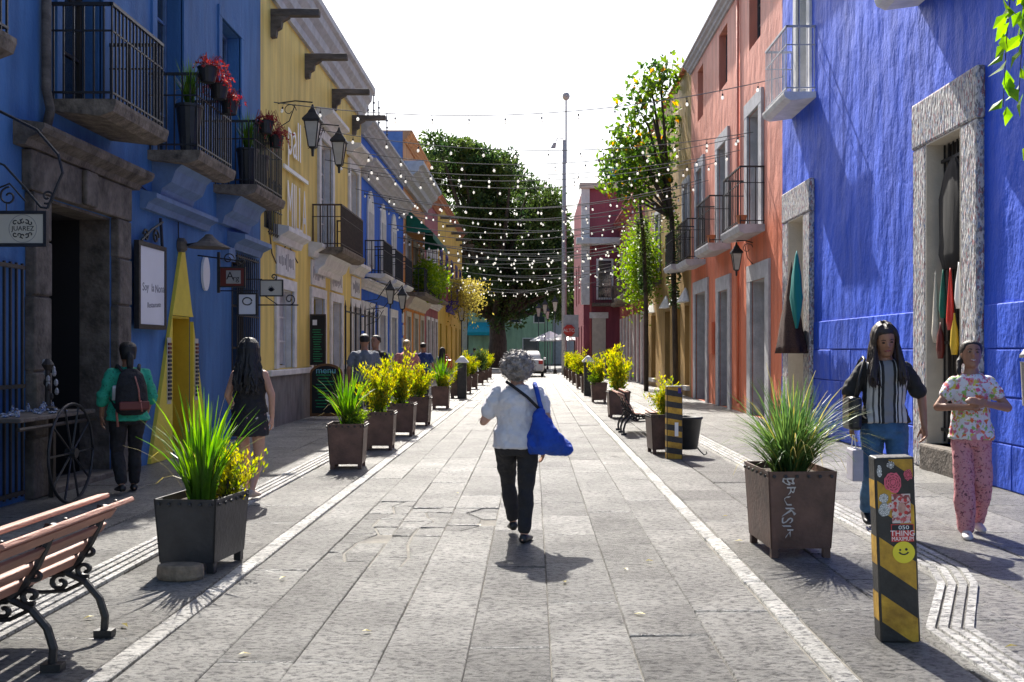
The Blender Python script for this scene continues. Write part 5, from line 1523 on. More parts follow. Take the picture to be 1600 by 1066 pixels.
tree('round_tree', 'lower green tree behind the utility pole', (4.2, 96, 0), 4, cl, 10000, .4, M['tree'], 7, .3)
cl = [((9.5+rt.uniform(-1.6,1.2), 40+rt.uniform(-1.5,1.5), rt.uniform(11,15)), rt.uniform(.6,1.1)) for _ in range(9)]
tree('feathery_tree', 'feathery tree rising behind the ochre house roof', (9.6, 40, 0), 10, cl, 7000, .22, M['rubber'], 9, .15)

# rubber tree with ivy-clad stems in front of the ochre house
rb = thing('rubber_tree', 'rubber tree with two ivy-clad stems before the ochre house', 'tree', (4.4, 35.5, 0))
t = MB(); rg = random.Random(2)
s1 = [(4.85,34.6,0),(4.80,34.6,3),(4.72,34.7,6),(4.4,34.8,8.2),(4.1,34.8,9.4)]
s2 = [(4.2,37.8,0),(4.2,37.8,3),(4.1,37.7,5.4),(3.9,37.5,7.2)]
t.tube(s1, [.10,.09,.09,.07,.04], 9); t.tube(s2, [.09,.08,.08,.05], 9)
br_ = []
for c in ((3.3,34.6,8.6),(3.0,35.0,7.4),(3.6,34.8,9.7),(4.0,35,10.6),(4.5,35.0,10.9),(4.1,34.7,7.6),(4.7,35.5,9.4),(3.2,36.5,7.9),(2.9,34.8,8.1),(3.7,35.2,8.2),(3.4,35,7.1),(4.5,36,8.4)):
    t.tube([s1[2] if c[2] > 6.8 else s2[2], ((c[0]+4.3)/2, c[1], c[2]-.6), c], [.06,.04,.015], 6); br_.append(Vector(c))
t.build('trunk', M['bark'], rb, smooth=True)
lf = MB(); yl = MB()
for c in br_:
    for k in range(165):
        p = c + rdir(rg)*.85*(rg.random()**.5)
        leaf(lf if rg.random() > .035 else yl, p, rdir(rg)+Vector((0,-.1,.1)), rdir(rg), rg.uniform(.20,.34), .14)
lf.build('crown', M['rubber'], rb, fix=False); yl.build('yellow_leaves', M['orangeleaf'], rb, fix=False)
iv = MB()
for path, top in ((s1, 8.0), (s2, 6.4)):
    for k in range(900):
        z = rg.uniform(3.0 if path is s1 else 3.6, top)
        for i in range(len(path)-1):
            if path[i][2] <= z <= path[i+1][2]:
                f_ = (z-path[i][2])/(path[i+1][2]-path[i][2]); c = Vector(path[i]).lerp(Vector(path[i+1]), f_)
        a = rg.uniform(0, 6.283); d = Vector((math.cos(a), math.sin(a), rg.uniform(-.6,.4)))
        leaf(iv, c + d*rg.uniform(.07,.20 if z > 3.8 else .12), d, rdir(rg), .11, .085)
iv.build('ivy', M['tree'], rb, fix=False)
hb = thing('balcony_plants', 'dense trailing green plants on the ochre house balcony', 'plant', (4.4, 41.5, 4.3))
lf = MB()
for k in range(5200):
    p = Vector((4.35+rg.gauss(0,.32), rg.uniform(39.6,43), 5.0+rg.gauss(0,.75))); leaf(lf, p, rdir(rg), rdir(rg), .15, .08)
lf.build('foliage', M['shrubgreen'], hb, fix=False)
for side, y, z, lab in ((-1, 44.5, 4.6, 'leafy plants along the balcony of the peach house'), (-1, 62.5, 4.9, 'straw yellow trailing plants on the purple balcony of the egg yellow house')):
    hb = thing('balcony_plants', lab, 'plant', (-4.4, y, z)); lf = MB()
    for k in range(3200):
        if y < 50: p = Vector((-4.45+rg.gauss(0,.25), y+rg.uniform(-2.6,3.4), z+rg.gauss(0,.3)))
        else: p = Vector((-4.2+rg.gauss(0,.55), y+rg.uniform(-3,2.5), z+.3-abs(rg.gauss(0,.9))+.5))
        leaf(lf, p, rdir(rg), rdir(rg), .2, .09)
    lf.build('foliage', M['shrubgreen'] if y < 50 else M['dryplant'], hb, fix=False)
# leafy sprig hanging near the ultramarine house
vi = thing('hanging_vine', 'bright green leafy vine hanging down before the ultramarine wall', 'plant', (4.35, 8.9, 5.2))
st_ = MB(); lf = MB()
for x, z0 in ((4.12, 3.62), (4.26, 3.75), (4.36, 3.30)):
    pts = [(5.0,9.0,5.6),(4.7,8.95,5.3),(x+.05,8.9,4.8),(x,8.9,(4.8+z0)/2),(x-.03,8.9,z0)]
    st_.tube(pts, .008, 5, .003)
    for k in range(15):
        z = z0 + (4.75-z0)*k/14; d = Vector((rg.uniform(-1,.6), rg.uniform(-.6,.6), -1.0)); leaf(lf, Vector((x+rg.uniform(-.03,.03), 8.9+rg.uniform(-.05,.05), z)), d, rdir(rg), rg.uniform(.15,.24), .10)
st_.build('stem', M['bark'], vi); lf.build('leaves', M['rubber'] if False else leafmat('vivid_vine_leaf', (.10,.22,.015), (.22,.36,.02), .6), vi, fix=False)  # brighter green than the rubber-tree leaf

# pots and flowers on the blue house balconies
def pot(name, label, loc, r0, r1, h, m, group=None):
    x, y, z = loc
    return tag(MB().lathe([(r0,z),(r0*1.02,z+.01),(r1,z+h*.93),(r1*1.08,z+h*.94),(r1*1.08,z+h),(r1*.9,z+h),(r1*.88,z+h*.9)], 16, (x,y,0)).build(name, m, None, smooth=False), label, 'pot', group)
for k, (x, y, z) in enumerate(((-4.36,13.75,5.1),(-4.36,14.25,5.0),(-4.36,14.75,4.9),(-4.36,16.75,5.05),(-4.36,17.4,4.95))):
    bal = 'second' if k < 3 else 'third'
    pot('hanging_pot', 'black hanging pot of red flowers on the '+('railing with three pots' if k < 3 else 'railing with two pots'), (x,y,z), .09, .13, .2, M['blackpot'], 'flower pots on the blue house railings')
    fr = thing('red_flowers', 'red trailing flowers spilling from a black pot on the '+('railing with three pots' if k < 3 else 'railing with two pots'), 'flowers', (x,y,z+.2), 'red flowers on the blue house railings')
    lf = MB(); st_ = MB()
    for q in range(26):
        a = rg.uniform(0,6.283); R_ = rg.uniform(.05,.32); p0 = Vector((x,y,z+.19)); p1 = p0+Vector((math.cos(a)*R_*.6, math.sin(a)*R_*.6, rg.uniform(.08,.22))); p2 = p0+Vector((math.cos(a)*R_, math.sin(a)*R_, rg.uniform(-.25,.12)))
        st_.tube([p0,p1,p2], .004, 4)
        for w in range(9):
            t_ = rg.uniform(.3,1); leaf(lf, p0*(1-t_)**2+p1*2*t_*(1-t_)+p2*t_*t_, rdir(rg), rdir(rg), .05, .025)
    st_.build('stems', M['redflower'], fr); lf.build('petals', M['redflower'], fr, fix=False)
for k, (x, y, h) in enumerate(((-4.6,13.72,.62),(-4.62,16.6,.6),(-4.6,17.2,.6))):
    pot('tall_pot', 'tall dark pot standing on the '+('three-pot' if k == 0 else 'two-pot')+' balcony of the blue house', (x,y,4.165), .11, .17, h, M['blackpot'], 'tall pots on the blue house balconies')
    o = plant_proto('spiky', 1); o.location = (x,y,4.165+h-.05); o.scale = (.6,.6,.85)
    tag(o, 'strap-leaved plant in the tall pot of the '+('three-pot' if k == 0 else 'two-pot')+' balcony', 'plant', 'plants in tall balcony pots')
for (x, y, z) in ((4.62,22.62,4.285),(4.62,26.5,4.285)):
    pot('clay_pot', 'small clay pot on a balcony corner of the salmon house', (x,y,z), .08, .12, .2, M['terracotta'], 'clay pots on the salmon balconies')
# security rods on the far left roofs
for k, (y, x, z) in enumerate(((33,-5.3,8.4),(34.2,-5.3,8.4),(36,-5.4,8.4),(38,-5.4,8.4))):
    b = MB(); b.tube([(x,y,z),(x,y,z+1.9)], .025, 5)
    for q in range(6): b.lathe([(.02,0),(.05,.02),(.05,.05),(.02,.07)], 6, (x,y,z+.3+.26*q))
    tag(b.build('fence_rod', M['iron']), 'thin upright wire-fence rod with insulators on the bright blue house roof', 'rod', 'roof fence rods')

for o_ in list(bpy.data.objects):
    if o_.type == 'MESH' and o_.name.split('.')[0] in ('petals','foliage','leaves','dry_leaves','crown','ivy','yellow_leaves','inner_foliage'): o_['kind'] = 'stuff'

rl_ = random.Random(44)
for k in range(16):
    x, y = rl_.uniform(-2.6, 2.6), rl_.uniform(4.9, 12); b = MB()
    leaf(b, Vector((x, y, .016)), Vector((rl_.uniform(-1,1), rl_.uniform(-1,1), .02)), Vector((0,0,1)), rl_.uniform(.05,.08), .03)
    tag(b.build('fallen_leaf', M['dryplant'], None, fix=False), 'small dry fallen leaf lying on the street paving', 'leaf', 'fallen leaves on the paving')
# ------------------------------------------------------------------ people
def fabric(name, col, var=.12, scale=18, bump=.35, bscale=9, rough=.85):
    return mat(name, col, rough, var, scale, min(1, bump*1.6), bscale, bdist=.07)
def skinmat(name, col): 
    m_ = mat(name, col, .5, .08, 14, .08, 120)
    P_ = m_.node_tree.nodes['Principled BSDF']; P_.inputs['Subsurface Weight'].default_value = .08; P_.inputs['Subsurface Radius'].default_value = (.02,.008,.004)
    return m_
M['skinA'] = skinmat('light_tan_skin', (.46,.25,.17)); M['skinB'] = skinmat('brown_skin', (.33,.16,.095))
M['hairblack'] = mat('black_hair', (.010,.008,.007), .58, .4, 30, .5, 60, stretch=(1,1,.15)); M['hairbrown'] = mat('dark_brown_hair', (.025,.014,.009), .58, .4, 30, .5, 60, stretch=(1,1,.15))
M['hairgrey'] = mat('grey_curly_hair', (.24,.21,.19), .6, .45, 22, .7, 45)
M['hairblond'] = mat('blond_hair', (.42,.28,.12), .5, .3, 30, .4, 60)
M['lip'] = mat('lips', (.32,.08,.07), .5, .1, 20); M['eye'] = mat('dark_eye', (.01,.008,.008), .2, .1, 10); M['teeth'] = mat('teeth', (.7,.68,.62), .3, .03, 10)
M['shoeblack'] = mat('black_leather', (.012,.011,.011), .4, .2, 14); M['shoebeige'] = mat('beige_trainer', (.40,.31,.25), .7, .15, 14); M['shoewhite'] = mat('pale_trainer', (.52,.48,.46), .7, .12, 14)

X3, Y3, Z3 = Vector((1,0,0)), Vector((0,1,0)), Vector((0,0,1))
def ik(a, b_, l1, l2, hint):
    a = Vector(a); b_ = Vector(b_); d = b_-a; L = min(d.length, (l1+l2)*.999); u = d.normalized()
    x = (l1*l1-l2*l2+L*L)/(2*L); h = math.sqrt(max(0, l1*l1-x*x))
    n = Vector(hint)-u*Vector(hint).dot(u); n.normalize()
    return a+u*x+n*h
FOLD = bpy.data.textures.new('cloth_folds', 'CLOUDS'); FOLD.noise_scale = .09; FOLD.noise_depth = 2
def folds(o_, k, mid=.38):
    d_ = o_.modifiers.new('folds', 'DISPLACE'); d_.texture = FOLD; d_.strength = k; d_.mid_level = mid; d_.texture_coords = 'LOCAL'
    return o_
def rings_z(mb, rows, lean=(0,0), z0=0, n=20, cx=0, cy=0):
    """stack of horizontal ellipses; rows (z, rx, ry[, dx, dy])"""
    R_ = []
    for r_ in rows:
        dx, dy = (r_[3], r_[4]) if len(r_) > 3 else (0, 0)
        R_.append((Vector((cx+dx+lean[0]*(r_[0]-z0), cy+dy+lean[1]*(r_[0]-z0), r_[0])), r_[1], r_[2], X3, Y3))
    mb.loft(R_, n)
def hand(mb, wrist, direction, palm_n, side, s, curl=.5):
    """palm, four unequal bent fingers and a thumb from the side of the palm"""
    d = Vector(direction).normalized(); n = Vector(palm_n); n = (n-d*n.dot(d)).normalized(); w = d.cross(n)*side
    wr = Vector(wrist); P_ = lambda a, b_, c_: wr + d*a*s + w*b_*s + n*c_*s
    mb.loft([(P_(-.01,0,0), .026*s, .020*s, w, n), (P_(.03,0,0), .036*s, .017*s, w, n), (P_(.075,0,0), .040*s, .015*s, w, n), (P_(.090,0,0), .036*s, .012*s, w, n)], 10)
    for i, (b_, L) in enumerate(((-.030,.060),(-.010,.072),(.010,.068),(.029,.052))):
        c1 = curl*(.8+.1*i)
        p0 = P_(.078, b_, 0); d1 = (d*math.cos(c1*.6) + n*math.sin(c1*.6)); d2 = (d*math.cos(c1*1.6) + n*math.sin(c1*1.6))
        p1 = p0+d1*L*.55*s; p2 = p1+d2*L*.5*s
        mb.capsule(p0, p1, .0092*s, .0085*s, 8); mb.capsule(p1, p2, .0085*s, .007*s, 8)
    t0 = P_(.018, -.028, .004); t1 = P_(.052, -.056, .016); t2 = P_(.080, -.060, .026)
    mb.capsule(t0, t1, .013*s, .010*s, 8); mb.capsule(t1, t2, .010*s, .008*s, 8)

def make_person(label, loc, heading, H, feet, arms, skinm, top, bottom, hair, shoes, lean=(0,0), head_tilt=(0,0), build=1.0, vox=.009, face=False, group=None, hipx=0.0):
    """figure built facing +Y; feet: ((x,y,lift,toe_out),..) left then right; arms: ((elbow),(hand)) left then right, in metres at 1.6 m height"""
    s = H/1.6
    r = thing('person', label, 'person', (0,0,0), group)
    body = MB()
    S = lambda v: Vector(v)*s
    tl = lambda z: Vector((lean[0]*(z-.8)+hipx, lean[1]*(z-.8), z))
    bw = build
    # torso
    tor = [(.76,.13*bw,.10*bw),(.82,.158*bw,.115*bw),(.90,.150*bw,.112*bw),(1.0,.128*bw,.095*bw),(1.10,.136*bw,.100*bw),(1.19,.148*bw,.104*bw),(1.25,.140*bw,.094*bw),(1.295,.110*bw,.078*bw),(1.33,.072,.062),(1.36,.054,.054),(1.42,.050,.052)]
    rings_z(body, [(z*s, a*s, b_*s, (tl(z).x)*s, tl(z).y*s) for z, a, b_ in tor])
    hips = [S((hipx-.085*bw,0,.82)), S((hipx+.085*bw,0,.82))]
    legs = []
    for i, (fx, fy, lift, toe) in enumerate(feet):
        ank = S((fx, fy, .075+lift)); kn = ik(hips[i], ank, .385*s, .375*s, (0.08*(1 if i else -1),1,0))
        legs.append((hips[i], kn, ank, toe, lift))
        body.capsule(hips[i], kn, .080*s*bw, .052*s, 14); body.capsule(kn, kn.lerp(ank,.35), .050*s, .053*s, 12); body.capsule(kn.lerp(ank,.35), ank, .053*s, .034*s, 12)
        td = Vector((math.sin(toe), math.cos(toe), -lift*2.2)).normalized()
        body.capsule(ank-td*.03*s-Z3*.04*s, ank+td*.13*s-Z3*.05*s, .032*s, .026*s, 10)
    shs = [S(tl(1.262)+Vector((-.148*bw,0,0))), S(tl(1.262)+Vector((.148*bw,0,0)))]
    al = []
    for i, (el, ha, hdir, pn, cu) in enumerate(arms):
        e_, h_ = S(el), S(ha)
        al.append((shs[i], e_, h_))
        body.capsule(shs[i], e_, .044*s*bw, .037*s, 12); body.capsule(e_, h_, .037*s, .025*s, 12)
        hand(body, h_, hdir, pn, -1 if i == 0 else 1, s, cu)
    # head, tilted about the neck
    hc = S(tl(1.42)) + Vector((head_tilt[0]*.10, head_tilt[1]*.10, .075))*s
    hm = Matrix.Rotation(-head_tilt[1], 3, 'X') @ Matrix.Rotation(head_tilt[0], 3, 'Y')
    hp = lambda x, y, z: hc + hm @ (Vector((x,y,z))*s)
    body.capsule(S(tl(1.36)), hp(0,-.01,-.03), .050*s, .050*s, 12)
    hr = []
    for z, a, b_, dy in ((-.112,.030,.032,.050),(-.098,.050,.058,.032),(-.06,.063,.080,.012),(-.02,.070,.090,.004),(.03,.075,.096,0),(.07,.070,.090,-.003),(.10,.050,.066,-.005),(.115,.022,.03,-.005)):
        hr.append((hp(0,dy,z), a*s, b_*s, hm @ X3, hm @ Y3))
    body.loft(hr, 18)
    body.loft([(hp(0,.088,.022), .008*s, .010*s, hm @ X3, hm @ Y3), (hp(0,.104,-.012), .013*s, .014*s, hm @ X3, hm @ Y3), (hp(0,.094,-.028), .016*s, .012*s, hm @ X3, hm @ Y3)], 8)
    for sx in (-1, 1): body.ell(hp(sx*.073,-.005,-.005), .010*s, .020*s, .030*s, 8, 6)
    bo = remesh(body.build('body', skinm, r), vox if face else max(vox, .010), 3)
    if face:
        for sx in (-1, 1):
            e_ = MB(); e_.ell(hp(sx*.030,.088,.012), .013*s, .008*s, .0065*s, 10, 6); e_.build('eye', M['eye'], r, smooth=True)
            e_ = MB(); e_.tube([hp(sx*.014,.096,.032), hp(sx*.032,.096,.038), hp(sx*.048,.086,.032)], [.003*s,.004*s,.002*s], 6); e_.build('eyebrow', hair[1], r)
        e_ = MB(); e_.tube([hp(-.026,.084,-.056), hp(-.010,.094,-.060 if face == 'smile' else -.055), hp(.010,.094,-.060 if face == 'smile' else -.055), hp(.026,.084,-.056)], [.003*s,.0065*s,.0065*s,.003*s], 8); e_.build('lips', M['lip'], r, smooth=True)
        if face == 'smile':
            e_ = MB(); e_.tube([hp(-.018,.092,-.055), hp(0,.099,-.058), hp(.018,.092,-.055)], [.003*s,.0048*s,.003*s], 6); e_.build('teeth', M['teeth'], r)
    # bottom garment
    kind, bm_ = bottom
    wz = top[1]+.05
    g_ = MB()
    if kind in ('trousers', 'wide'):
        k = 1.12 if kind == 'trousers' else 1.38
        rings_z(g_, [(z*s, (a*1.06+.010)*s, (b_*1.06+.010)*s, tl(z).x*s, 0) for z, a, b_ in ((.74,.12*bw,.10*bw),(.80,.152*bw,.116*bw),(wz,.142*bw,.104*bw))])
        for hp_, kn, ank, toe, lift in legs:
            g_.capsule(hp_, kn, .088*s*bw, .060*s*(1 if kind == 'trousers' else 1.25), 14); cf = kn.lerp(ank, .86 if kind == 'trousers' else .97)
            g_.capsule(kn, kn.lerp(ank,.4), .058*s*(1 if kind == 'trousers' else 1.25), .060*s*(1 if kind == 'trousers' else 1.3), 14); g_.capsule(kn.lerp(ank,.4), cf, .060*s*(1 if kind == 'trousers' else 1.3), .045*s*k, 14)
        folds(remesh(g_.build('trousers', bm_, r), max(vox,.010), 3), .022, .15)
    elif kind == 'skirt':
        rings_z(g_, [(z*s, a*s*bw, b_*s*bw, tl(z).x*s, 0) for z, a, b_ in ((.65,.190,.160),(.68,.192,.160),(.73,.188,.153),(.80,.18,.140),(.90,.155,.118),(.94,.125,.092))])
        folds(remesh(g_.build('skirt', bm_, r), max(vox,.010), 3), .022, .15)
    # top garment
    tm, hem, sleeve, loose = top
    g_ = MB()
    rows = [(z, a, b_) for z, a, b_ in tor if z > hem+.02 and z < 1.31]
    rows = [(hem, (.158*bw+loose*.6), (.118*bw+loose*.5))] + rows
    rings_z(g_, [(z*s, (a+.012+loose*.5)*s, (b_+.013+loose*.5)*s, tl(z).x*s, tl(z).y*s) for z, a, b_ in rows] + [(1.335*s, .080*s, .070*s, tl(1.345).x*s, tl(1.345).y*s)])
    for sh, e_, h_ in al:
        if sleeve <= 0: 
            g_.capsule(sh.lerp(S(tl(1.3)), .5), sh.lerp(S(tl(1.3)), .12), .050*s, .042*s, 12)
        else:
            end = sh.lerp(e_, min(1, sleeve)); q = (.052+loose*.30)*s*bw
            g_.capsule(sh, end, q, (q*1.05 if sleeve < 1.01 else .05*s), 14)
            if sleeve > 1: g_.capsule(e_, e_.lerp(h_, sleeve-1), .052*s+loose*.3*s, .045*s+loose*.3*s, 12)
    folds(remesh(g_.build('top', tm, r), max(vox,.010), 3), .042)
    # shoes
    for hp_, kn, ank, toe, lift in legs:
        q = MB(); td = Vector((math.sin(toe), math.cos(toe), -lift*1.6)).normalized(); sd = Vector((td.y,-td.x,0)).normalized(); up = sd.cross(td)
        if up.z < 0: up = -up
        P_ = lambda a, b_: ank + td*a*s + up*b_*s
        q.loft([(P_(-.058,-.040), .020*s, .022*s, sd, up), (P_(-.045,-.036), .034*s, .036*s, sd, up), (P_(-.01,-.030), .038*s, .046*s, sd, up), (P_(.05,-.040), .040*s, .034*s, sd, up), (P_(.12,-.050), .043*s, .025*s, sd, up), (P_(.165,-.054), .034*s, .020*s, sd, up), (P_(.185,-.057), .014*s, .012*s, sd, up)], 14)
        q.build('shoe', shoes, r, smooth=True)
    # hair
    hk, hm_ = hair
    g_ = MB()
    rg = random.Random(len(label))
    def cap(th=.014, low=-.03):
        g_.loft([(hp(0,dy,z), (a+th)*s, (b_+th*.9)*s, hm @ X3, hm @ Y3) for z, a, b_, dy in ((low,.058,.060,-.042),(.0,.068,.074,-.034),(.035,.075,.086,-.020),(.062,.073,.086,-.022),(.09,.062,.076,-.010),(.112,.036,.046,-.004),(.120,.014,.018,-.004))], 18)
    if hk == 'short': cap(.010, -.02)
    elif hk == 'curly':
        cap(.036, -.075)
        for i in range(800):
            d = rdir(rg)
            if d.y > .55 and d.z < .3: continue
            k_ = rg.uniform(.92,1.06); c_ = hp(d.x*.132*k_, -.024+d.y*.128*k_, .006+d.z*.122*k_); q = rg.uniform(.008,.017)*s
            g_.ell(c_, q, q, q*1.1, 8, 6)
    elif hk in ('long', 'longcurl', 'pony', 'longfront', 'tied'):
        cap(.016, -.07)
        if hk in ('long', 'longcurl', 'longfront'):
            sm = g_
            zb = {'long':-.42, 'longcurl':-.44, 'longfront':-.36}[hk]
            for i in range(260):
                f0 = rg.uniform(rad(48), rad(180)); sg = rg.choice((-1,1))
                pts = []
                k0 = rg.uniform(.97,1.10)
                y0 = .055*math.cos(f0)
                for th in (8, 30, 55, 80, 100):
                    t_ = rad(th); w_ = min(1, th/55)
                    pts.append(hp(sg*.088*k0*math.sin(t_)*math.sin(f0)**.6 + sg*.004, -.012 + y0*(1-w_) + .104*k0*math.sin(t_)*math.cos(f0)*w_, .004 + .122*k0*math.cos(t_)))
                end = pts[-1]; L_ = (zb+.02)*rg.uniform(.72,1.05); front = hk == 'longfront' and f0 < rad(100)
                jx, jy = rg.gauss(0,.022), rg.gauss(0,.018)
                for j in range(1, 7):
                    u_ = j/6; wv = (.012*math.sin(j*2.1+i) if hk == 'longcurl' else .004*math.sin(j+i))
                    pts.append(end + Vector((sg*(.012*u_ + (.01 if front else 0)*u_) + wv + jx*u_, (.075*u_ if front else -.045*math.sin(u_*1.6)) + wv*.6 + jy*u_, L_*u_))*s)
                w0 = rg.uniform(.007,.011)*s
                sm.tube(pts, [w0*.7]+[w0]*8+[w0*.7, w0*.3], 5)
        elif hk == 'pony':
            g_.loft([(hp(0,dy,z), a*s, a*.9*s, X3, Y3) for z, a, dy in ((.01,.028,-.10),(-.05,.040,-.125),(-.13,.036,-.13),(-.22,.020,-.12),(-.27,.008,-.115))], 12)
        elif hk == 'tied':
            g_.tube([hp(.05,-.06,-.01), hp(.088,-.04,-.06), hp(.095,.0,-.14), hp(.085,.02,-.2)], [.03*s,.026*s,.022*s,.010*s], 10)
    if hk == 'curly':
        lc = MB()
        for i in range(420):
            d = rdir(rg)
            if d.y > .5 and d.z < .3: continue
            c_ = hp(d.x*.136, -.024+d.y*.132, .006+d.z*.126); t1 = d.orthogonal().normalized(); t2 = d.cross(t1); w0 = rg.uniform(0,6.28); R0 = rg.uniform(.006,.012)*s
            lc.tube([c_ + d*(-.008+.006*k)*s + (t1*math.cos(w0+k*1.1)+t2*math.sin(w0+k*1.1))*R0 for k in range(7)], .0018*s, 4)
        lc.build('loose_curls', hm_, r, fix=False)
    remesh(g_.build('hair', hm_, r), .006 if hk in ('curly','longfront','longcurl') else max(.009, vox), 1 if hk in ('curly','longfront','longcurl') else 3)
    r.location = loc; r.rotation_euler = (0,0,heading)
    return r, dict(s=s, hp=hp, al=al, legs=legs, S=S, tl=tl)
def accessory(r, mb, name, m, vox=None, smooth=True, it=3):
    """a worn thing: built in the person's own space"""
    o_ = mb.build(name, m, None, smooth=smooth); o_.parent = r
    if vox: remesh(o_, vox, it)
    return o_
DN = (0,.15,-1)

# woman walking away, grey curls, blue shoulder bag
M['greytee'] = fabric('pale_grey_cotton', (.60,.58,.60), .08, 6, .5, 7); M['blacktr'] = fabric('black_trousers', (.016,.015,.017), .2, 8, .4, 9)
p, q = make_person('woman with curly grey hair, white top and black trousers walking away mid-street', (-.125, 8.12, 0), rad(4), 1.47,
    ((-.02,.22,.045,-.05), (.055,-.15,0,.35)),
    (((-.285,.02,1.02), (-.17,.22,1.10), (.5,.8,.2), (.8,-.3,.3), .9), ((.27,-.03,1.03), (.235,.03,.80), (0,.12,-1), (-1,0,0), .6)),
    M['skinA'], (M['greytee'], .80, .60, .022), ('trousers', M['blacktr']), ('curly', M['hairgrey']), M['shoeblack'], lean=(.01,.06), build=1.12, vox=.008)
bag = thing('shoulder_bag', 'slouchy royal blue shoulder bag carried by the curly-haired woman', 'bag', (0,0,0))
b = MB(); s = q['s']
b.loft([(Vector(c)*s, a*s, e*s, Vector(xd).normalized(), Vector((0,1,0))) for c, a, e, xd in (((.195,-.10,1.13),.022,.05,(1,0,-.3)), ((.215,-.13,1.05),.085,.09,(1,0,-.5)), ((.27,-.14,.96),.165,.12,(1,0,-.62)), ((.285,-.14,.875),.20,.13,(1,0,-.5)), ((.265,-.14,.80),.19,.12,(1,0,-.2)), ((.24,-.13,.755),.14,.085,(1,0,0)))], 18)
bo = b.build('bag_body', fabric('royal_blue_canvas', (.008,.055,.36), .15, 7, .7, 6), None); folds(remesh(bo, .009, 4), .06); bo.parent = bag
b = MB(); b.tube([Vector(c)*s for c in ((.215,-.12,1.10),(.185,-.125,1.20),(.165,-.09,1.30),(.155,-.01,1.345),(.165,.08,1.30),(.19,.11,1.2))], .020*s, 8); bo2 = b.build('strap', bo.data.materials[0], None, smooth=True); bo2.parent = bag
b = MB(); b.tube([Vector(c)*s for c in ((.19,-.135,1.13),(.08,-.135,1.24),(-.04,-.105,1.33),(-.09,-.03,1.365))], .013*s, 8); bo3 = b.build('cross_strap', M['blacktr'], None, smooth=True); bo3.parent = bag
bag.location = p.location; bag.rotation_euler = p.rotation_euler

# woman walking towards the camera: striped top, jeans, black bag
M['stripetop'] = banded('black_grey_striped_knit', [(0,(.012,.012,.013)),(.20,(.50,.48,.46)),(.27,(.10,.10,.10)),(.30,(.50,.48,.46)),(.345,(.012,.012,.013)),(.375,(.55,.53,.52)),(.39,(.012,.012,.013)),(.43,(.20,.20,.21)),(.57,(.012,.012,.013)),(.61,(.55,.53,.52)),(.625,(.012,.012,.013)),(.655,(.50,.48,.46)),(.70,(.10,.10,.10)),(.73,(.50,.48,.46)),(.80,(.012,.012,.013))], 'X', 1.9)
M['jeans'] = fabric('mid_blue_denim', (.045,.12,.23), .25, 7, .4, 12)
p, q = make_person('woman in black striped top and blue jeans walking beside the girl', (2.90, 8.45, 0), rad(176), 1.70,
    ((-.07,.25,0,-.08), (.08,-.22,.06,.1)),
    (((-.285,.0,1.06), (-.275,.10,.84), (.0,.25,-1), (1,.2,0), .7), ((.27,-.04,1.06), (.255,.03,.84), (.05,.2,-1), (-1,.2,0), .7)),
    M['skinB'], (M['stripetop'], .86, .80, .022), ('trousers', M['jeans']), ('longfront', M['hairbrown']), M['shoeblack'], lean=(0,.05), head_tilt=(.12,.38), build=1.02, vox=.008, face='calm')
b = MB(); b.box(.20, .30, -.10, .16, .80, 1.06); s = q['s']
b.v = [(x*s,y*s,z*s) for x, y, z in b.v]
hb_ = thing('handbag', 'black shoulder handbag of the woman in jeans', 'bag', (0,0,0)); ho = b.build('bag_body', M['shoeblack'], None, bevel=.03); ho.parent = hb_
b = MB(); b.tube([Vector(c)*s for c in ((.25,.13,1.05),(.215,.115,1.2),(.165,.07,1.345),(.16,0,1.362),(.17,-.07,1.33),(.22,-.1,1.2),(.25,-.08,1.06))], .012, 8); h2 = b.build('strap', M['shoeblack'], None, smooth=True); h2.parent = hb_
hb_.location = p.location; hb_.rotation_euler = p.rotation_euler
sb = thing('shopping_bag', 'pale paper shopping bag carried by the woman in jeans', 'bag', (0,0,0))
b = MB(); b.box(.21,.29,.02,.22,.42,.66); b.v = [(x*s,y*s,z*s) for x, y, z in b.v]; o = b.build('bag_body', mat('lilac_paper', (.42,.40,.46), .7, .1, 8), None, bevel=.008); o.parent = sb
b = MB(); b.tube([Vector(c)*s for c in ((.26,.06,.655),(.262,.10,.765),(.262,.15,.765),(.26,.2,.655))], .005, 6); o = b.build('handle', M['poster'], None); o.parent = sb
sb.location = p.location; sb.rotation_euler = p.rotation_euler

# girl rubbing her hands, printed tee, pink floral trousers
M['printtee'] = speckle('flower_print_tee', (.66,.64,.66), [(.62,.10,.20),(.55,.50,.08),(.60,.25,.30),(.25,.45,.12),(.65,.14,.05)], 17, .60)
M['pinktr'] = speckle('pink_floral_cotton', (.56,.24,.25), [(.16,.05,.07),(.42,.12,.15)], 46, .60)
p, q = make_person('smiling girl in flower print tee and pink patterned trousers clasping her hands', (3.58, 8.36, 0), rad(168), 1.57,
    ((-.065,-.13,.03,-.12), (.065,.15,0,.1)),
    (((-.27,.06,1.06), (-.055,.235,1.10), (.9,.25,.25), (.1,-.8,-.5), .4), ((.27,.06,1.06), (.055,.225,1.07), (-.9,.3,.35), (0,-.9,.2), .5)),
    M['skinB'], (M['printtee'], .80, .45, .024), ('wide', M['pinktr']), ('tied', M['hairbrown']), M['shoewhite'], lean=(0,.0), head_tilt=(-.05,-.12), build=.88, vox=.008, face='smile')
s = q['s']
b = MB(); b.loft([(Vector((x,y,z))*s, a*s, .012*s, X3, Z3) for x, y, z, a in ((0,.122,1.05,.045),(0,.134,1.05,.045))], 20); accessory(p, b, 'shirt_print', M['stopred'])
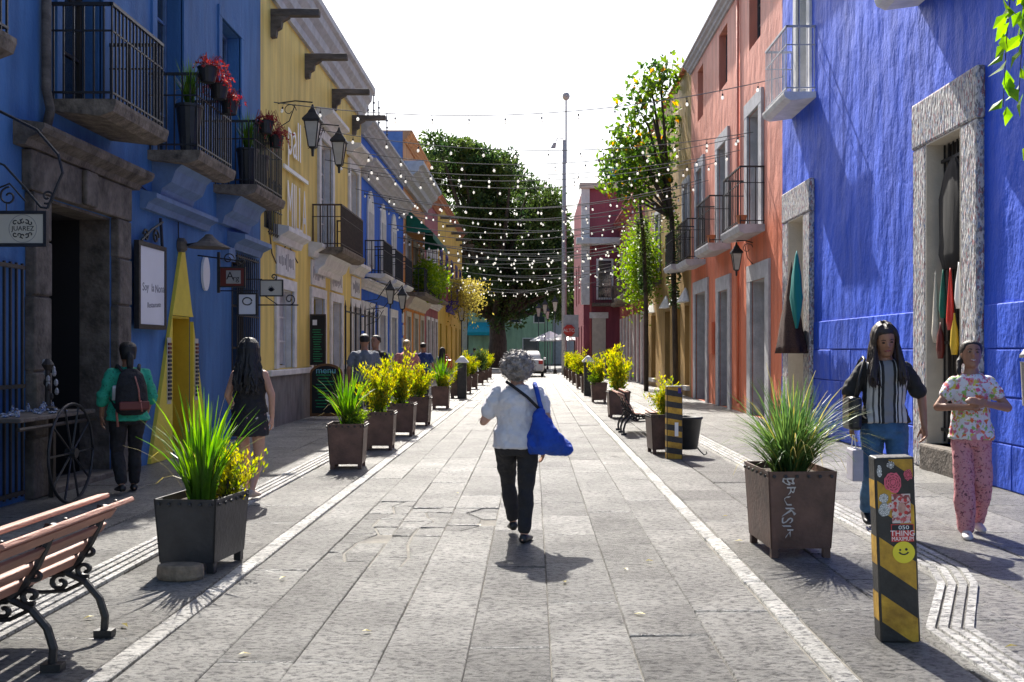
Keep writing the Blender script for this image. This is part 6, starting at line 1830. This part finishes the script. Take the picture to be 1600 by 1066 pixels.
# woman with teal blouse and backpack
M['tealtop'] = speckle('teal_lace_blouse', (.02,.32,.20), [(.01,.10,.07)], 55, .62)
p, q = make_person('woman in teal blouse and dark backpack walking past the stone portal', (-4.27, 10.8, 0), rad(32), 1.58,
    ((-.08,-.12,.03,-.1), (.09,.13,0,.15)),
    (((-.25,-.02,1.04), (-.25,.05,.82), (0,.1,-1), (1,0,0), .6), ((.25,.02,1.04), (.22,.12,.85), (0,.2,-1), (-1,0,0), .6)),
    M['skinB'], (M['tealtop'], .78, 1.25, .04), ('trousers', M['blacktr']), ('pony', M['hairblack']), M['shoeblack'], build=1.08, vox=.009)
s = q['s']
bk = thing('backpack', 'dark backpack with pale red trim worn by the woman in teal', 'backpack', (0,0,0))
b = MB(); b.loft([(Vector((0,y,z))*s, a*s, e*s, X3, Y3) for z, a, e, y in ((.84,.10,.05,-.20),(.88,.155,.085,-.215),(1.0,.165,.10,-.22),(1.15,.155,.085,-.21),(1.27,.12,.06,-.19),(1.33,.06,.03,-.17))], 18)
o = b.build('pack_body', fabric('black_nylon', (.015,.014,.016), .3, 9, .5, 8), None); remesh(o, .010, 3); o.parent = bk
M['packtrim'] = fabric('faded_red_webbing', (.40,.15,.12), .2, 20)
b = MB(); b.tube([Vector(c)*s for c in ((.02,-.285,1.25),(.05,-.315,1.12),(.06,-.33,.98))], .008, 6); b.tube([Vector(c)*s for c in ((.07,-.315,1.0),(.085,-.32,.88))], .010, 6); b.tube([Vector(c)*s for c in ((-.13,-.16,.98),(-.14,-.17,.86),(-.13,-.18,.72))], .012, 6)
o = b.build('webbing', M['packtrim'], None, smooth=True); o.parent = bk
b = MB(); b.box(-.14,.16,-.325,-.30,.90,.99); b.v = [(x*s,y*s,z*s) for x, y, z in b.v]; o = b.build('front_pocket', M['maroonsign'], None, bevel=.02); o.parent = bk
b = MB(); b.tube([Vector(c)*s for c in ((-.15,-.12,1.0),(-.15,-.135,1.12),(-.148,-.15,1.14))], .028*s, 8); o = b.build('side_bottle', M['poster'], None, smooth=True); o.parent = bk
b = MB()
for sx in (-1, 1): b.tube([Vector(c)*s for c in ((sx*.08,-.17,1.30),(sx*.11,-.04,1.362),(sx*.12,.09,1.29),(sx*.13,.12,1.15),(sx*.16,.02,1.0),(sx*.14,-.14,.92))], .018*s, 8)
o = b.build('shoulder_strap', o.data.materials[0] if False else M['blacktr'], None, smooth=True); o.parent = bk
bk.location = p.location; bk.rotation_euler = p.rotation_euler

# woman in black flowered dress
M['floral'] = speckle('black_flower_print', (.012,.011,.013), [(.40,.22,.22),(.45,.40,.36)], 24, .68)
p, q = make_person('woman with long dark curls in short black flowered dress walking away', (-2.86, 10.35, 0), rad(-4), 1.60,
    ((-.075,.14,0,-.1), (.075,-.16,.04,.1)),
    (((-.225,.0,1.05), (-.20,.14,.86), (.2,.5,-1), (1,0,0), .6), ((.225,.01,1.05), (.215,.05,.82), (0,.15,-1), (-1,0,0), .6)),
    M['skinA'], (fabric('black_cotton', (.013,.012,.014), .2, 8), .88, 0, .015), ('skirt', M['floral']), ('longcurl', M['hairblack']), M['shoebeige'], build=1.0, vox=.009)
s = q['s']
# passers-by farther down the pavement
A_ = lambda: (((-.26,-.02,1.04), (-.25,.08,.82), (0,.2,-1), (1,0,0), .6), ((.26,.02,1.04), (.25,.04,.80), (0,.2,-1), (-1,0,0), .6))
W_ = ((-.08,.14,0,-.1), (.08,-.14,.04,.1))
for lab, x, y, hd, H, sk, tc, bc, hr, bld in (
    ('man in grey shirt walking past the yellow house', -3.15, 19.2, 10, 1.80, 'skinB', (.16,.17,.20), (.05,.05,.07), ('short','hairblack'), 1.15),
    ('man in dark tee beside the man in grey by the yellow house', -3.2, 20.9, 150, 1.80, 'skinB', (.025,.022,.025), (.03,.03,.04), ('short','hairblack'), 1.15),
    ('blond woman in salmon top with dark strap by the bright blue house', -2.95, 24.0, 5, 1.74, 'skinA', (.50,.20,.18), (.05,.06,.10), ('short','hairblond'), 1.18),
    ('man in navy blue shirt walking away by the peach house', -3.2, 30.0, 0, 1.72, 'skinB', (.015,.04,.16), (.02,.02,.03), ('short','hairblack'), 1.15),
    ('dark-haired woman in grey with a red bag walking by the peach house', -2.95, 33.5, 8, 1.58, 'skinB', (.30,.30,.32), (.03,.03,.04), ('long','hairblack'), 1.05),
    ('person in pale blue walking by the egg yellow house', -3.4, 60.0, 0, 1.65, 'skinB', (.2,.25,.4), (.03,.03,.05), ('short','hairblack'), 1.0)):
    make_person(lab, (x,y,0), rad(hd), H, W_, A_(), M[sk], (fabric('cloth_'+lab.split()[2], tc), .82, .6, .02), ('trousers', fabric('trouser_cloth', bc)), (hr[0], M[hr[1]]), M['shoeblack'], build=bld, vox=.014, face=('calm' if hd > 90 else False))
b = MB(); b.box(-2.86,-2.62,33.25,33.4,.95,1.2); bb = thing('red_bag', 'bright red shoulder bag of the dark-haired woman in grey', 'bag', (-2.74,33.3,.95)); b.build('bag_body', M['stopred'], bb, bevel=.03)
MB().tube([(-2.84,33.32,1.2),(-2.84,33.4,1.36),(-2.80,33.45,1.38),(-2.66,33.32,1.2)], .012, 6).build('strap', M['stopred'], bb)
